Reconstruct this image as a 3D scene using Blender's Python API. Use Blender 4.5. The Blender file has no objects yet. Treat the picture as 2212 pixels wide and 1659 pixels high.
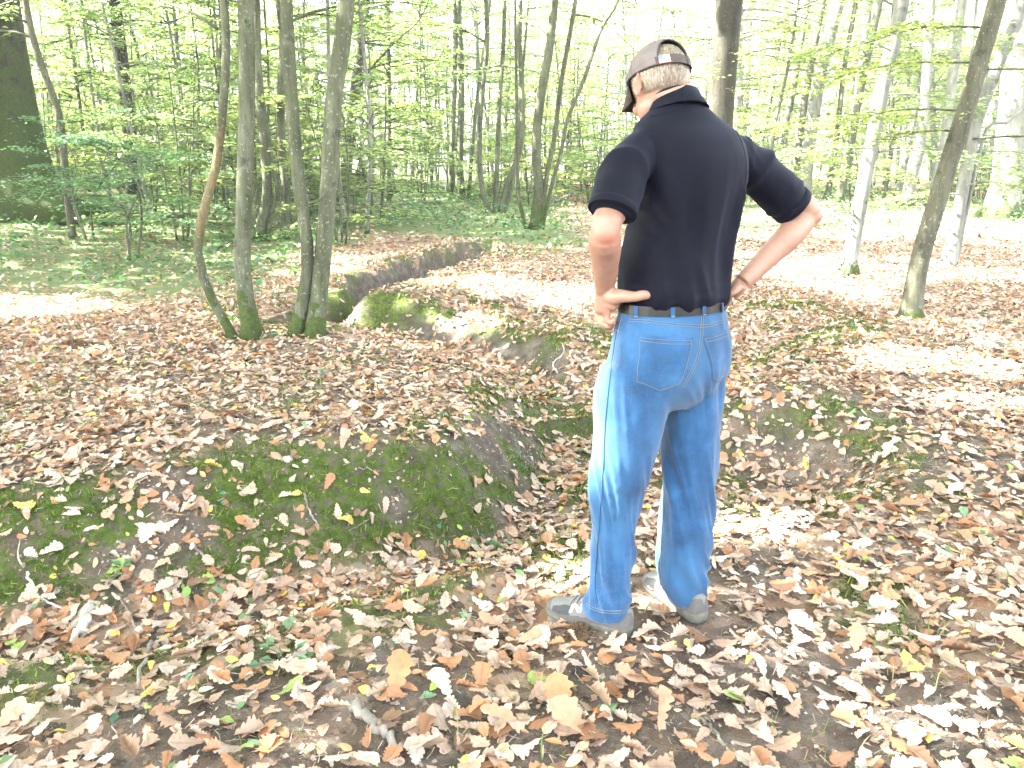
import bpy, bmesh, math, random
import numpy as np
from mathutils import Vector, Matrix
from mathutils.bvhtree import BVHTree

C = bpy.context.scene
COL = C.collection
rng = np.random.default_rng(7)
random.seed(7)
R = math.radians

# ------------------------------------------------------------------ camera, light, exposure
CAM_H, PITCH, FPX = 1.43, R(14.66), 1736.0          # eye height, downward tilt, focal length in units of a 2212 px wide picture
cam_d = bpy.data.cameras.new('camera')
cam_d.sensor_width = 36.0
cam_d.lens = 36.0 * FPX / 2212.0
cam_d.clip_start, cam_d.clip_end = 0.05, 600.0
cam = bpy.data.objects.new('camera', cam_d)
cam.location = (0, 0, CAM_H)
cam.rotation_euler = (R(90) - PITCH, 0, 0)
COL.objects.link(cam)
C.camera = cam

SUN_EL, SUN_AZ = R(46), R(184)                      # elevation; direction towards the sun measured from +X counter-clockwise
SUN_DIR = np.array([math.cos(SUN_EL) * math.cos(SUN_AZ), math.cos(SUN_EL) * math.sin(SUN_AZ), math.sin(SUN_EL)])
sun_d = bpy.data.lights.new('sun', 'SUN')
sun_d.energy = 5.0
sun_d.angle = R(0.5)
sun_d.color = (1.0, 0.955, 0.88)
sun = bpy.data.objects.new('sun', sun_d)
sun.rotation_euler = Vector(SUN_DIR).to_track_quat('Z', 'Y').to_euler()
COL.objects.link(sun)

world = bpy.data.worlds.new('World')
C.world = world
world.use_nodes = True
nt = world.node_tree
bgn = nt.nodes['Background']
sky = nt.nodes.new('ShaderNodeTexSky')
sky.sky_type = 'NISHITA'
sky.sun_disc = False
sky.sun_elevation = SUN_EL
sky.sun_rotation = R(90) - SUN_AZ
sky.air_density = 1.0
sky.dust_density = 3.5
sky.ozone_density = 0.6
hsv = nt.nodes.new('ShaderNodeHueSaturation')       # sky colour desaturated so the shade does not turn blue
hsv.inputs['Saturation'].default_value = 0.35
nt.links.new(sky.outputs[0], hsv.inputs['Color'])
nt.links.new(hsv.outputs[0], bgn.inputs['Color'])
bgn.inputs['Strength'].default_value = 0.15

C.view_settings.view_transform = 'Standard'
C.view_settings.look = 'None'
C.view_settings.exposure = 4.3
C.view_settings.gamma = 1.0
C.cycles.use_denoising = True
C.cycles.max_bounces = 6
C.cycles.diffuse_bounces = 4
C.cycles.transmission_bounces = 4
C.cycles.glossy_bounces = 2
C.cycles.transparent_max_bounces = 4
C.cycles.sample_clamp_indirect = 6.0

# ------------------------------------------------------------------ scene-building helpers
def tag(o, label=None, cat=None, group=None, kind=None):
    if label: o['label'] = label
    if cat: o['category'] = cat
    if group: o['group'] = group
    if kind: o['kind'] = kind
    return o

def empty(name, loc=(0, 0, 0), rz=0.0):
    o = bpy.data.objects.new(name, None)
    o.empty_display_size = 0.1
    o.location = loc
    o.rotation_euler = (0, 0, rz)
    COL.objects.link(o)
    return o

def mesh_np(name, V, faces, col=None, smooth=True, fattr=None):
    """V (n,3); faces: list of (m,k) int arrays; col (n,4) point colours; fattr {name: (n,) floats}."""
    V = np.asarray(V, np.float32)
    me = bpy.data.meshes.new(name)
    faces = [np.asarray(f, np.int32) for f in faces if len(f)]
    me.vertices.add(len(V))
    me.vertices.foreach_set('co', V.ravel())
    loops = np.concatenate([f.ravel() for f in faces])
    tot = np.concatenate([np.full(len(f), f.shape[1], np.int32) for f in faces])
    start = np.concatenate([[0], np.cumsum(tot)[:-1]]).astype(np.int32)
    me.loops.add(len(loops))
    me.loops.foreach_set('vertex_index', loops)
    me.polygons.add(len(tot))
    me.polygons.foreach_set('loop_start', start)
    me.polygons.foreach_set('loop_total', tot)
    me.polygons.foreach_set('use_smooth', np.full(len(tot), smooth, bool))
    if col is not None:
        a = me.color_attributes.new('col', 'FLOAT_COLOR', 'POINT')
        a.data.foreach_set('color', np.asarray(col, np.float32).ravel())
    for k, v in (fattr or {}).items():
        a = me.attributes.new(k, 'FLOAT', 'POINT')
        a.data.foreach_set('value', np.asarray(v, np.float32))
    me.update(calc_edges=True)
    me.validate()
    return me

def link(name, me, mat=None, parent=None):
    o = bpy.data.objects.new(name, me)
    if mat is not None:
        for m in (mat if isinstance(mat, (list, tuple)) else [mat]):
            me.materials.append(m)
    COL.objects.link(o)
    if parent is not None: o.parent = parent
    return o

class Geo:
    """Collects pieces of one mesh."""
    def __init__(s): s.V, s.F, s.A, s.n = [], {}, [], 0
    def add(s, V, faces, attr=None):
        V = np.asarray(V, float)
        for f in (faces if isinstance(faces, list) else [faces]):
            f = np.asarray(f, int)
            if len(f): s.F.setdefault(f.shape[1], []).append(f + s.n)
        s.V.append(V)
        s.A.append(np.zeros(len(V)) if attr is None else np.broadcast_to(np.asarray(attr, float), (len(V),)))
        s.n += len(V)
    def mesh(s, name, smooth=True, aname=None):
        V = np.concatenate(s.V)
        return mesh_np(name, V, [np.concatenate(f) for f in s.F.values()], smooth=smooth,
                       fattr={aname: np.concatenate(s.A)} if aname else None)

def resample(P, n):
    """Catmull-Rom through the rows of P (any width), n samples evenly spread by arc length of the first three columns."""
    P = np.asarray(P, float)
    if len(P) < 3:
        t = np.linspace(0, 1, n)[:, None]
        return P[0] * (1 - t) + P[-1] * t
    Q = np.vstack([2 * P[0] - P[1], P, 2 * P[-1] - P[-2]])
    out = []
    for i in range(1, len(Q) - 2):
        t = np.linspace(0, 1, 16, endpoint=False)[:, None]
        a, b, c, d = Q[i - 1], Q[i], Q[i + 1], Q[i + 2]
        out.append(0.5 * (2 * b + (c - a) * t + (2 * a - 5 * b + 4 * c - d) * t ** 2 + (3 * b - a - 3 * c + d) * t ** 3))
    out = np.vstack(out + [P[-1:]])
    s = np.concatenate([[0], np.cumsum(np.linalg.norm(np.diff(out[:, :3], axis=0), axis=1))])
    u = np.linspace(0, s[-1], n)
    return np.stack([np.interp(u, s, out[:, k]) for k in range(out.shape[1])], 1)

def tube(P, rad, sides=10, caps=True, wob=0.0, seed=0):
    P = np.asarray(P, float); n = len(P)
    rad = np.broadcast_to(np.asarray(rad, float), (n,))
    T = np.gradient(P, axis=0); T /= np.linalg.norm(T, axis=1)[:, None] + 1e-9
    N = np.zeros_like(P)
    ref = np.array([1.0, 0, 0]) if abs(T[0][0]) < 0.8 else np.array([0, 1.0, 0])
    v = np.cross(T[0], ref); v /= np.linalg.norm(v)
    for i in range(n):
        v = v - T[i] * v.dot(T[i]); v /= np.linalg.norm(v) + 1e-9
        N[i] = v
    B = np.cross(T, N)
    th = np.linspace(0, 2 * math.pi, sides, endpoint=False)
    r = rad[:, None] * np.ones(sides)
    if wob:
        g = np.random.default_rng(seed)
        for k in (2, 3, 5):
            ph = g.uniform(0, 6.28, n).cumsum() * 0.08 + g.uniform(0, 6.28)
            r = r * (1 + wob * g.uniform(.3, 1) / k * np.sin(k * th[None] + ph[:, None]))
    V = P[:, None] + r[..., None] * (np.cos(th)[None, :, None] * N[:, None] + np.sin(th)[None, :, None] * B[:, None])
    V = V.reshape(-1, 3)
    i = np.arange(n - 1)[:, None] * sides; j = np.arange(sides)[None]
    F = np.stack([i + j, i + (j + 1) % sides, i + sides + (j + 1) % sides, i + sides + j], -1).reshape(-1, 4)
    faces = [F]
    if caps:
        V = np.vstack([V, P[0], P[-1]])
        a = np.arange(sides); b = (a + 1) % sides
        faces.append(np.vstack([np.stack([b, a, np.full(sides, n * sides)], 1),
                                np.stack([a + (n - 1) * sides, b + (n - 1) * sides, np.full(sides, n * sides + 1)], 1)]))
    return V, faces

# ------------------------------------------------------------------ the view ray of a picture point (2212 x 1659 units)
FWD = np.array([0, math.cos(PITCH), -math.sin(PITCH)])
UPV = np.array([0, math.sin(PITCH), math.cos(PITCH)])
def ray(px, py):
    return np.array([1.0, 0, 0]) * ((px - 1106) / FPX) + UPV * ((829.5 - py) / FPX) + FWD
def W(px, py, Y):
    d = ray(px, py)
    return np.array([0, 0, CAM_H]) + d * (Y / d[1])
def pxsize(n, Y, py=829.5):
    """metres that n picture units span at ground distance Y"""
    d = ray(1106, py)
    return n / FPX * (Y / d[1])

# ------------------------------------------------------------------ noise
def _hash(ix, iy, s):
    h = (ix.astype(np.int64) * 374761393 + iy.astype(np.int64) * 668265263 + s * 1442695041) & 0xFFFFFFFF
    h = ((h ^ (h >> 13)) * 1274126177) & 0xFFFFFFFF
    return ((h ^ (h >> 16)) & 0xFFFF) / 65535.0
def vnoise(x, y, s=0):
    x = np.asarray(x, float); y = np.asarray(y, float)
    ix, iy = np.floor(x), np.floor(y)
    fx, fy = x - ix, y - iy
    fx = fx * fx * (3 - 2 * fx); fy = fy * fy * (3 - 2 * fy)
    a, b = _hash(ix, iy, s), _hash(ix + 1, iy, s)
    c, d = _hash(ix, iy + 1, s), _hash(ix + 1, iy + 1, s)
    return (a * (1 - fx) + b * fx) * (1 - fy) + (c * (1 - fx) + d * fx) * fy
def fbm(x, y, s=0, o=4):
    v, a = 0, 0.5
    for k in range(o):
        v = v + a * vnoise(x * 2 ** k, y * 2 ** k, s + k * 17); a *= 0.5
    return v / (1 - 0.5 ** o)
def sstep(a, b, x):
    t = np.clip((x - a) / (b - a), 0, 1)
    return t * t * (3 - 2 * t)
def seg_dist(x, y, pts):
    """distance to a polyline, and signed side (left of travel positive)"""
    best = np.full(np.shape(x), 1e9); side = np.zeros(np.shape(x)); along = np.zeros(np.shape(x))
    L = 0.0
    for (ax, ay), (bx, by) in zip(pts[:-1], pts[1:]):
        dx, dy = bx - ax, by - ay; l2 = dx * dx + dy * dy
        t = np.clip(((x - ax) * dx + (y - ay) * dy) / l2, 0, 1)
        d = np.hypot(x - ax - t * dx, y - ay - t * dy)
        m = d < best
        best = np.where(m, d, best)
        side = np.where(m, np.sign(dx * (y - ay) - dy * (x - ax)), side)
        along = np.where(m, L + t * math.sqrt(l2), along)
        L += math.sqrt(l2)
    return best, side, along

# ------------------------------------------------------------------ materials
def new_mat(name):
    m = bpy.data.materials.new(name); m.use_nodes = True
    t = m.node_tree
    return m, t, t.nodes['Principled BSDF'], t.nodes['Material Output']
def N(t, typ, **kw):
    n = t.nodes.new(typ)
    for k, v in kw.items():
        if k in n.inputs: n.inputs[k].default_value = v
        else: setattr(n, k, v)
    return n
def ramp(t, stops, src, interp='LINEAR'):
    n = t.nodes.new('ShaderNodeValToRGB'); cr = n.color_ramp; cr.interpolation = interp
    while len(cr.elements) < len(stops): cr.elements.new(0.5)
    for e, (p, c) in zip(cr.elements, stops):
        e.position = p; e.color = (*c, 1) if len(c) == 3 else c
    t.links.new(src, n.inputs[0]); return n.outputs[0]
def mix(t, fac, a, b, mode='MIX'):
    n = t.nodes.new('ShaderNodeMix'); n.data_type = 'RGBA'; n.blend_type = mode
    for k, v in ((0, fac), (6, a), (7, b)):
        if hasattr(v, 'is_linked') or isinstance(v, bpy.types.NodeSocket): t.links.new(v, n.inputs[k])
        else: n.inputs[k].default_value = v if k == 0 else ((*v, 1) if len(v) == 3 else v)
    return n.outputs[2]
def math_n(t, op, a, b=0.0, clamp=False):
    n = t.nodes.new('ShaderNodeMath'); n.operation = op; n.use_clamp = clamp
    for k, v in ((0, a), (1, b)):
        if isinstance(v, bpy.types.NodeSocket): t.links.new(v, n.inputs[k])
        else: n.inputs[k].default_value = v
    return n.outputs[0]
def coords(t, kind='Object'):
    return t.nodes.new('ShaderNodeTexCoord').outputs[kind]
def noise(t, scale, detail=4, rough=0.55, vec=None, out='Fac', dist=0.0):
    n = N(t, 'ShaderNodeTexNoise', Scale=scale, Detail=detail, Roughness=rough, Distortion=dist)
    t.links.new(vec if vec is not None else coords(t), n.inputs['Vector'])
    return n.outputs[out]
def bump(t, b, h, strength=0.4, dist=0.01):
    n = N(t, 'ShaderNodeBump', Strength=strength, Distance=dist)
    t.links.new(h, n.inputs['Height']); t.links.new(n.outputs[0], b.inputs['Normal'])
    return n
def attr(t, name):
    n = t.nodes.new('ShaderNodeAttribute'); n.attribute_name = name; return n
def mapping(t, scale=(1, 1, 1), kind='Object'):
    n = t.nodes.new('ShaderNodeMapping'); n.inputs['Scale'].default_value = scale
    t.links.new(coords(t, kind), n.inputs[0]); return n.outputs[0]

def leaf_material(name, stops, translucent=0.4, rough=0.55, tint=(1.25, 1.3, 0.6), use_col=False):
    m, t, b, out = new_mat(name)
    if use_col:
        at = attr(t, 'col'); c = at.outputs['Color']
        nz = ramp(t, [(.45, (0, 0, 0)), (.72, (1, 1, 1))], noise(t, 45, 4, .65))          # blotches and veins
        c = mix(t, math_n(t, 'MULTIPLY', nz, 0.5), c, mix(t, .62, c, (0.05, 0.03, 0.018)))
        c = mix(t, ramp(t, [(.0, (.55, .55, .55)), (.14, (0, 0, 0))], at.outputs['Alpha']), c, mix(t, .6, c, (.05, .03, .02)))
    else:
        g = t.nodes.new('ShaderNodeNewGeometry')
        oi = t.nodes.new('ShaderNodeObjectInfo')
        r = math_n(t, 'ADD', math_n(t, 'MULTIPLY', g.outputs['Random Per Island'], 0.75), math_n(t, 'MULTIPLY', oi.outputs['Random'], 0.25))
        c = ramp(t, stops, r)
    t.links.new(c, b.inputs['Base Color'])
    b.inputs['Roughness'].default_value = rough
    b.inputs['Specular IOR Level'].default_value = 0.35
    if translucent > 0:
        tr = t.nodes.new('ShaderNodeBsdfTranslucent')
        t.links.new(mix(t, 1.0, c, tint, 'MULTIPLY'), tr.inputs['Color'])
        ms = t.nodes.new('ShaderNodeMixShader'); ms.inputs[0].default_value = translucent
        t.links.new(b.outputs[0], ms.inputs[1]); t.links.new(tr.outputs[0], ms.inputs[2])
        t.links.new(ms.outputs[0], out.inputs['Surface'])
    return m
# ================================================================== the ground: one sheet with old zig-zag trenches
TR_A = [(-4.2, 1.7), (-2.6, 2.40), (-1.35, 2.72), (-0.55, 3.10), (0.02, 3.62), (0.32, 4.40), (0.46, 5.25)]
TR_B = [(0.46, 5.25), (0.42, 5.9), (0.02, 6.75), (-0.5, 7.3), (-1.1, 7.75), (-1.75, 8.2), (-2.0, 8.5)]
TR_E = [(0.46, 5.25), (0.85, 6.0), (1.7, 6.9), (2.7, 7.9)]
TR_D = [(0.30, 4.30), (0.95, 4.12), (1.40, 4.10)]
TR_C = [(-2.0, 8.5), (-1.78, 9.0), (-1.62, 10.0), (-1.42, 11.0), (-1.12, 12.0), (-0.85, 12.9), (-0.4, 13.9)]

def far_width(aA): return 1.12 - .50 * sstep(3.7, 5.0, aA)          # the long slope turns into a steep wall where the trench bends away
def height(x, y):
    x = np.asarray(x, float); y = np.asarray(y, float)
    z = 0.03 * np.maximum(0, np.minimum(y, 45) - 8) + 0.012 * np.maximum(0, y - 45)
    z = z + 0.06 * np.clip(-x - 4.5, 0, 14) * sstep(8, 14, y)
    z = z + (fbm(x * .35 + 3, y * .35, 1, 3) - .5) * 0.16 * sstep(3, 9, y) + (fbm(x * 1.7, y * 1.7, 2, 3) - .5) * 0.07
    z = z + (fbm(x * 7, y * 7, 5, 3) - .5) * 0.022
    w = (fbm(x * 1.3, y * 1.3, 11, 3) - .5) * 0.5
    dA, sA, aA = seg_dist(x, y, TR_A)
    # the camera-side bank is steep, the far bank is a long slope
    outA = np.where(sA > 0, far_width(aA), 0.62) + w * np.where(aA > 4.2, .25, .5)
    cut = (0.36 + .07 * sstep(3.7, 5, aA)) * (1 - sstep(0.20, 1, dA / np.maximum(outA, .3)))
    dB, sB, aB = seg_dist(x, y, TR_B)
    outB = np.where(sB > 0, .80, .42) + w * .3                     # gentle on the plateau side, steep under the mound
    cut = np.maximum(cut, np.clip(0.30 - 0.05 * aB, .15, 1) * (1 - sstep(.10, 1, dB / outB)))
    dE, _, aE = seg_dist(x, y, TR_E)
    cut = np.maximum(cut, np.clip(0.30 - 0.09 * aE, .0, 1) * (1 - sstep(.2, .9 + w * .4, dE)))
    dD, _, _ = seg_dist(x, y, TR_D)
    cut = np.maximum(cut, 0.26 * (1 - sstep(0.15, 0.72 + w * .3, dD)))
    dC, sC, aC = seg_dist(x, y, TR_C)
    dC = dC + (fbm(x * 2.6, y * 2.6, 15, 4) - .5) * .55
    z = z - np.maximum(cut, np.clip(0.40 + .0 * aC, .2, .5) * (1 - sstep(0.10, 0.40 + w * .2, dC)))
    # spoil heaps beside the trenches
    q = (x + .75) * .60 + (y - 9.0) * .80; p = (x + .75) * .80 - (y - 9.0) * .60
    z = z + 0.22 * np.exp(-((p / .72) ** 2 + (q / 1.5) ** 2) ** 1.4) * sstep(.15, .5, dC) * sstep(.12, .4, dB)
    z = z + 0.12 * np.exp(-(((x - .65) / .45) ** 2 + ((y - 6.9) / .5) ** 2))
    dL, sL, _ = seg_dist(x, y, TR_C)
    z = z + .10 * np.exp(-((dL - .55) / .35) ** 2) * (sL > 0)
    z = z + 0.12 * np.exp(-(((x - 1.75) / .55) ** 2 + ((y - 4.9) / .5) ** 2))
    z = z + 0.10 * np.exp(-(((x + 1.2) / 1.2) ** 2 + ((y - 4.2) / .5) ** 2))
    return z
def hgt(x, y): return float(height(np.array([x]), np.array([y]))[0])

def G(px, py):
    """where the view ray of a picture point meets the ground"""
    d = ray(px, py); o = np.array([0, 0, CAM_H])
    s = np.concatenate([np.arange(1.2, 20, .02), np.arange(20, 90, .1)])
    P = o + d * s[:, None]
    k = np.nonzero(P[:, 2] < height(P[:, 0], P[:, 1]))[0]
    i = k[0] if len(k) else len(s) - 1
    return P[i]

def moss_mask(x, y):
    dA, sA, aA = seg_dist(x, y, TR_A); dB, sB, aB = seg_dist(x, y, TR_B); dE, _, _ = seg_dist(x, y, TR_E); dC, sC, _ = seg_dist(x, y, TR_C); dD, _, _ = seg_dist(x, y, TR_D)
    n = fbm(x * 1.6, y * 1.6, 31, 4); n2 = fbm(x * 5, y * 5, 37, 3)
    fA = dA * 1.12 / far_width(aA)
    far_bank = np.where(sA > 0, sstep(.30, .5, fA) * (1 - sstep(.95, 1.45, fA)), 0.75 * sstep(.45, .6, dA) * (1 - sstep(.75, .95, dA)))
    bank = np.maximum(far_bank, np.where(sB < 0, 1.05 * sstep(.2, .35, dB) * (1 - sstep(.9, 1.3, dB)), 0))
    bank = np.maximum(bank, .95 * sstep(.35, .5, dE) * (1 - sstep(.8, 1.2, dE)))
    bank = np.maximum(bank, 1.1 * sstep(.3, .5, dC) * (1 - sstep(.9, 1.5, dC)))
    bank = np.maximum(bank, .8 * sstep(.4, .55, dD) * (1 - sstep(.75, 1.1, dD)))
    m = bank * sstep(.38, .52, n * .5 + n2 * .5)
    m = np.maximum(m, .8 * sstep(.60, .70, n) * sstep(.48, .6, n2))
    return np.clip(m, 0, 1) * (1 - .6 * sstep(14, 20, y))
def green_mask(x, y):
    """low green ground cover: left middle distance and a strip beyond the trenches"""
    e = (fbm(x * .6, y * .6, 41, 3) - .5) * 3.0
    left = sstep(-2.2, -3.6, x + e * .6 - .22 * (y - 9) * 0) * sstep(8.3, 9.9, y + e * .35 + (x + 4) * .25)
    strip = sstep(13.2, 15.2, y + e * .5 + x * 0.9) * sstep(1.6, .2, x + e * .3 - .03 * y)
    right = .75 * sstep(13.5, 20, y + e) * sstep(1, 4, x)
    return np.clip(np.maximum(np.maximum(left, strip), right), 0, 1)
def bare_mask(x, y):
    """trodden or eroded soil with few leaves"""
    dA, sA, aA = seg_dist(x, y, TR_A); dD, _, _ = seg_dist(x, y, TR_D)
    n = fbm(x * 1.1 + 9, y * 1.1, 53, 3)
    fA = dA * 1.12 / far_width(aA); slope = np.where(sA > 0, sstep(.38, .55, fA) * (1 - sstep(.95, 1.4, fA)), 0)
    b = np.maximum(slope * .85, .6 * (1 - sstep(.2, .55, dD)))
    b = np.maximum(b, .75 * sstep(.52, .66, n) * (y < 7))
    return np.clip(b, 0, 1)

def axis_grid(lo, hi, dlo, dhi, fine, grow):
    mid = np.arange(dlo, dhi + fine, fine)
    a, s = [], fine; v = dlo
    while v > lo: s *= grow; v -= s; a.append(v)
    b, s = [], fine; v = mid[-1]
    while v < hi: s *= grow; v += s; b.append(v)
    return np.array(a[::-1] + list(mid) + b)
gx = axis_grid(-200, 200, -3.4, 3.6, .035, 1.045)
gy = axis_grid(-40, 320, 1.2, 7.6, .035, 1.035)
X, Y = np.meshgrid(gx, gy)
Z = height(X.ravel(), Y.ravel())
Z = Z + moss_mask(X.ravel(), Y.ravel()) * (fbm(X.ravel() * 11, Y.ravel() * 11, 19, 3) - .42) * .055
V = np.stack([X.ravel(), Y.ravel(), Z], 1)
nx = len(gx)
i = np.arange(len(gy) - 1)[:, None] * nx + np.arange(nx - 1)[None]
F = np.stack([i, i + 1, i + nx + 1, i + nx], -1).reshape(-1, 4)
_e = .03; SLOPE = sstep(.45, .85, np.hypot(height(V[:, 0] + _e, V[:, 1]) - height(V[:, 0] - _e, V[:, 1]), height(V[:, 0], V[:, 1] + _e) - height(V[:, 0], V[:, 1] - _e)) / (2 * _e))
gme = mesh_np('ground', V, [F], fattr={'moss': moss_mask(V[:, 0], V[:, 1]), 'green': green_mask(V[:, 0], V[:, 1]), 'bare': np.maximum(bare_mask(V[:, 0], V[:, 1]), SLOPE)})

m, t, b, out = new_mat('forest_floor')
P = coords(t)
soil = ramp(t, [(.25, (.030, .025, .020)), (.5, (.080, .066, .054)), (.75, (.17, .145, .12))], noise(t, 9, 8, .65, P))
grit = ramp(t, [(.62, (0, 0, 0)), (.70, (1, 1, 1))], noise(t, 160, 3, .6, P))
soil = mix(t, math_n(t, 'MULTIPLY', grit, .45), soil, (.34, .31, .27))
vor = N(t, 'ShaderNodeTexVoronoi', Scale=15.0, Randomness=1.0)
wn = N(t, 'ShaderNodeVectorMath', operation='ADD')
t.links.new(P, wn.inputs[0])
wsc = N(t, 'ShaderNodeVectorMath', operation='SCALE'); wsc.inputs['Scale'].default_value = .05
t.links.new(noise(t, 14, 3, .6, P, 'Color'), wsc.inputs[0]); t.links.new(wsc.outputs[0], wn.inputs[1])
t.links.new(wn.outputs[0], vor.inputs['Vector'])
sep = t.nodes.new('ShaderNodeSeparateColor'); t.links.new(vor.outputs['Color'], sep.inputs[0])
lit = ramp(t, [(0, (.08, .058, .042)), (.3, (.18, .12, .082)), (.55, (.30, .22, .165)), (.8, (.25, .135, .075)), (1, (.38, .31, .26))], sep.outputs[0])
cov = math_n(t, 'MULTIPLY', math_n(t, 'GREATER_THAN', noise(t, 6, 5, .6, P), .43), math_n(t, 'SUBTRACT', 1.0, attr(t, 'bare').outputs['Fac']))
c = mix(t, cov, soil, lit)
mossc = ramp(t, [(.3, (.022, .036, .007)), (.55, (.055, .082, .014)), (.8, (.12, .145, .03))], noise(t, 22, 6, .7, P))
mfac = math_n(t, 'MULTIPLY', attr(t, 'moss').outputs['Fac'], math_n(t, 'ADD', math_n(t, 'MULTIPLY', math_n(t, 'GREATER_THAN', noise(t, 18, 5, .65, P), .46), .8), .2))
c = mix(t, mfac, c, mossc)
gr = ramp(t, [(.35, (.045, .085, .028)), (.6, (.10, .14, .055)), (.8, (.24, .22, .14))], noise(t, 7, 6, .7, P))
c = mix(t, math_n(t, 'MULTIPLY', attr(t, 'green').outputs['Fac'], .85), c, gr)
t.links.new(c, b.inputs['Base Color'])
b.inputs['Roughness'].default_value = .95
b.inputs['Specular IOR Level'].default_value = .15
hh = math_n(t, 'ADD', noise(t, 40, 6, .7, P), math_n(t, 'MULTIPLY', noise(t, 180, 3, .6, P), .5))
bump(t, b, hh, .75, .03)
MAT_GROUND = m
ground = link('ground', gme, m)
tag(ground, kind='structure')

# ------------------------------------------------------------------ fallen leaves
def strip_leaf(widths, length, wscale, curl, bend, wave, ph):
    """a leaf as a strip of three columns (edge, midrib, edge); y along the leaf"""
    n = len(widths); tt = np.linspace(0, 1, n)
    V = []
    for k, (w, u) in enumerate(zip(widths, tt)):
        for s in (-1, 0, 1):
            x = s * w * wscale
            z = curl * (abs(s) * w) ** 1.5 * 2.4 * (1 if s < 0 else .7) + bend * (u - .45) ** 2 + (wave * math.sin(7 * u + ph + s) * w * 2 if s else 0)
            V.append((x * (1 - .25 * abs(curl)), (u - .5) * length, z))
    V = np.array(V)
    F = []
    for k in range(n - 1):
        for c_ in (0, 1):
            a = k * 3 + c_
            F.append((a, a + 1, a + 4, a + 3))
    return V, np.array(F)
OAK = [.012, .045, .13, .15, .12, .20, .225, .17, .27, .30, .235, .33, .31, .22, .24, .16, .04]
ELL = [.012, .15, .24, .26, .20, .02]
oak_vars = [strip_leaf(OAK, 1, .95 + .25 * math.sin(k * 2.1), cu, be, .10, k) for k, (cu, be) in enumerate([(.05, .1), (.3, .25), (-.25, -.25), (.45, -.2), (-.15, .45), (.15, -.4), (.85, .3), (-.5, .2)])]
ell_vars = [strip_leaf(ELL, .8, .9, cu, be, .05, k) for k, (cu, be) in enumerate([(.1, .2), (.6, .3), (-.5, -.3)])]
low_vars = [strip_leaf([.02, .22, .25, .04], .95, 1, cu, be, 0, k) for k, (cu, be) in enumerate([(.2, .3), (.8, -.3), (-.5, .4), (-.3, -.4)])]

def rot_mats(yaw, tx, ty):
    cz, sz, cx, sx, cy, sy = np.cos(yaw), np.sin(yaw), np.cos(tx), np.sin(tx), np.cos(ty), np.sin(ty)
    o = np.zeros_like(yaw); l = np.ones_like(yaw)
    Rz = np.stack([cz, -sz, o, sz, cz, o, o, o, l], -1).reshape(-1, 3, 3)
    Rx = np.stack([l, o, o, o, cx, -sx, o, sx, cx], -1).reshape(-1, 3, 3)
    Ry = np.stack([cy, o, sy, o, l, o, -sy, o, cy], -1).reshape(-1, 3, 3)
    return Rz @ Rx @ Ry
def normals(x, y):
    e = .03
    gx_ = (height(x + e, y) - height(x - e, y)) / (2 * e); gy_ = (height(x, y + e) - height(x, y - e)) / (2 * e)
    return np.clip(gx_, -1.2, 1.2), np.clip(gy_, -1.2, 1.2)
DRY = np.array([(.36, .255, .19), (.32, .21, .145), (.29, .14, .07), (.39, .30, .235), (.40, .335, .28), (.25, .12, .06), (.34, .175, .09), (.19, .11, .065), (.45, .36, .09), (.20, .27, .07), (.12, .21, .11)])
DRYP = np.array([.23, .18, .09, .18, .15, .045, .065, .035, .018, .008, .004]); DRYP /= DRYP.sum()

def scatter(variants, x, y, size, tilt, lift, g, colors=DRY, probs=DRYP, follow=1.0):
    n = len(x); parts = []
    which = g.integers(0, len(variants), n)
    z = height(x, y); sx, sy = normals(x, y)
    yaw = g.uniform(0, 6.283, n); tx = g.normal(0, tilt, n); ty = g.normal(0, tilt, n)
    M = rot_mats(yaw, tx, ty)
    colr = colors[g.choice(len(colors), n, p=probs)] * g.uniform(.75, 1.2, n)[:, None]
    lf = g.uniform(*lift, n) + np.abs(np.sin(tx)) * size * .25
    VV, FF, CC, off = [], [], [], 0
    for v, (V0, F0) in enumerate(variants):
        s = np.nonzero(which == v)[0]
        if not len(s): continue
        V = np.einsum('nij,kj->nki', M[s], V0) * size[s][:, None, None]
        nn = np.stack([-sx[s], -sy[s], np.ones(len(s))], 1) * [follow, follow, 1]; nn /= np.linalg.norm(nn, axis=1)[:, None]
        t1 = np.stack([nn[:, 2], 0 * nn[:, 0], -nn[:, 0]], 1); t1 /= np.linalg.norm(t1, axis=1)[:, None]; t2 = np.cross(nn, t1)
        V = V[..., :1] * t1[:, None] + V[..., 1:2] * t2[:, None] + V[..., 2:] * nn[:, None]
        V += np.stack([x[s], y[s], z[s] + lf[s]], 1)[:, None]
        k = len(V0)
        FF.append((F0[None] + (np.arange(len(s)) * k)[:, None, None] + off).reshape(-1, 4))
        VV.append(V.reshape(-1, 3)); off += len(s) * k
        CC.append(np.hstack([np.repeat(colr[s], k, 0), np.tile(np.sign(np.abs(V0[:, :1])), (len(s), 1))]))
    return np.concatenate(VV), np.concatenate(FF), np.concatenate(CC)
MAN_FEET = [(.25, 2.36), (.55, 2.46), (.36, 2.30), (.60, 2.34), (.14, 2.42), (.49, 2.58)]
def in_view(x, y, pad=1.7):
    return np.abs(x) < (y * .967 + .36) * .637 * pad + .5
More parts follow.
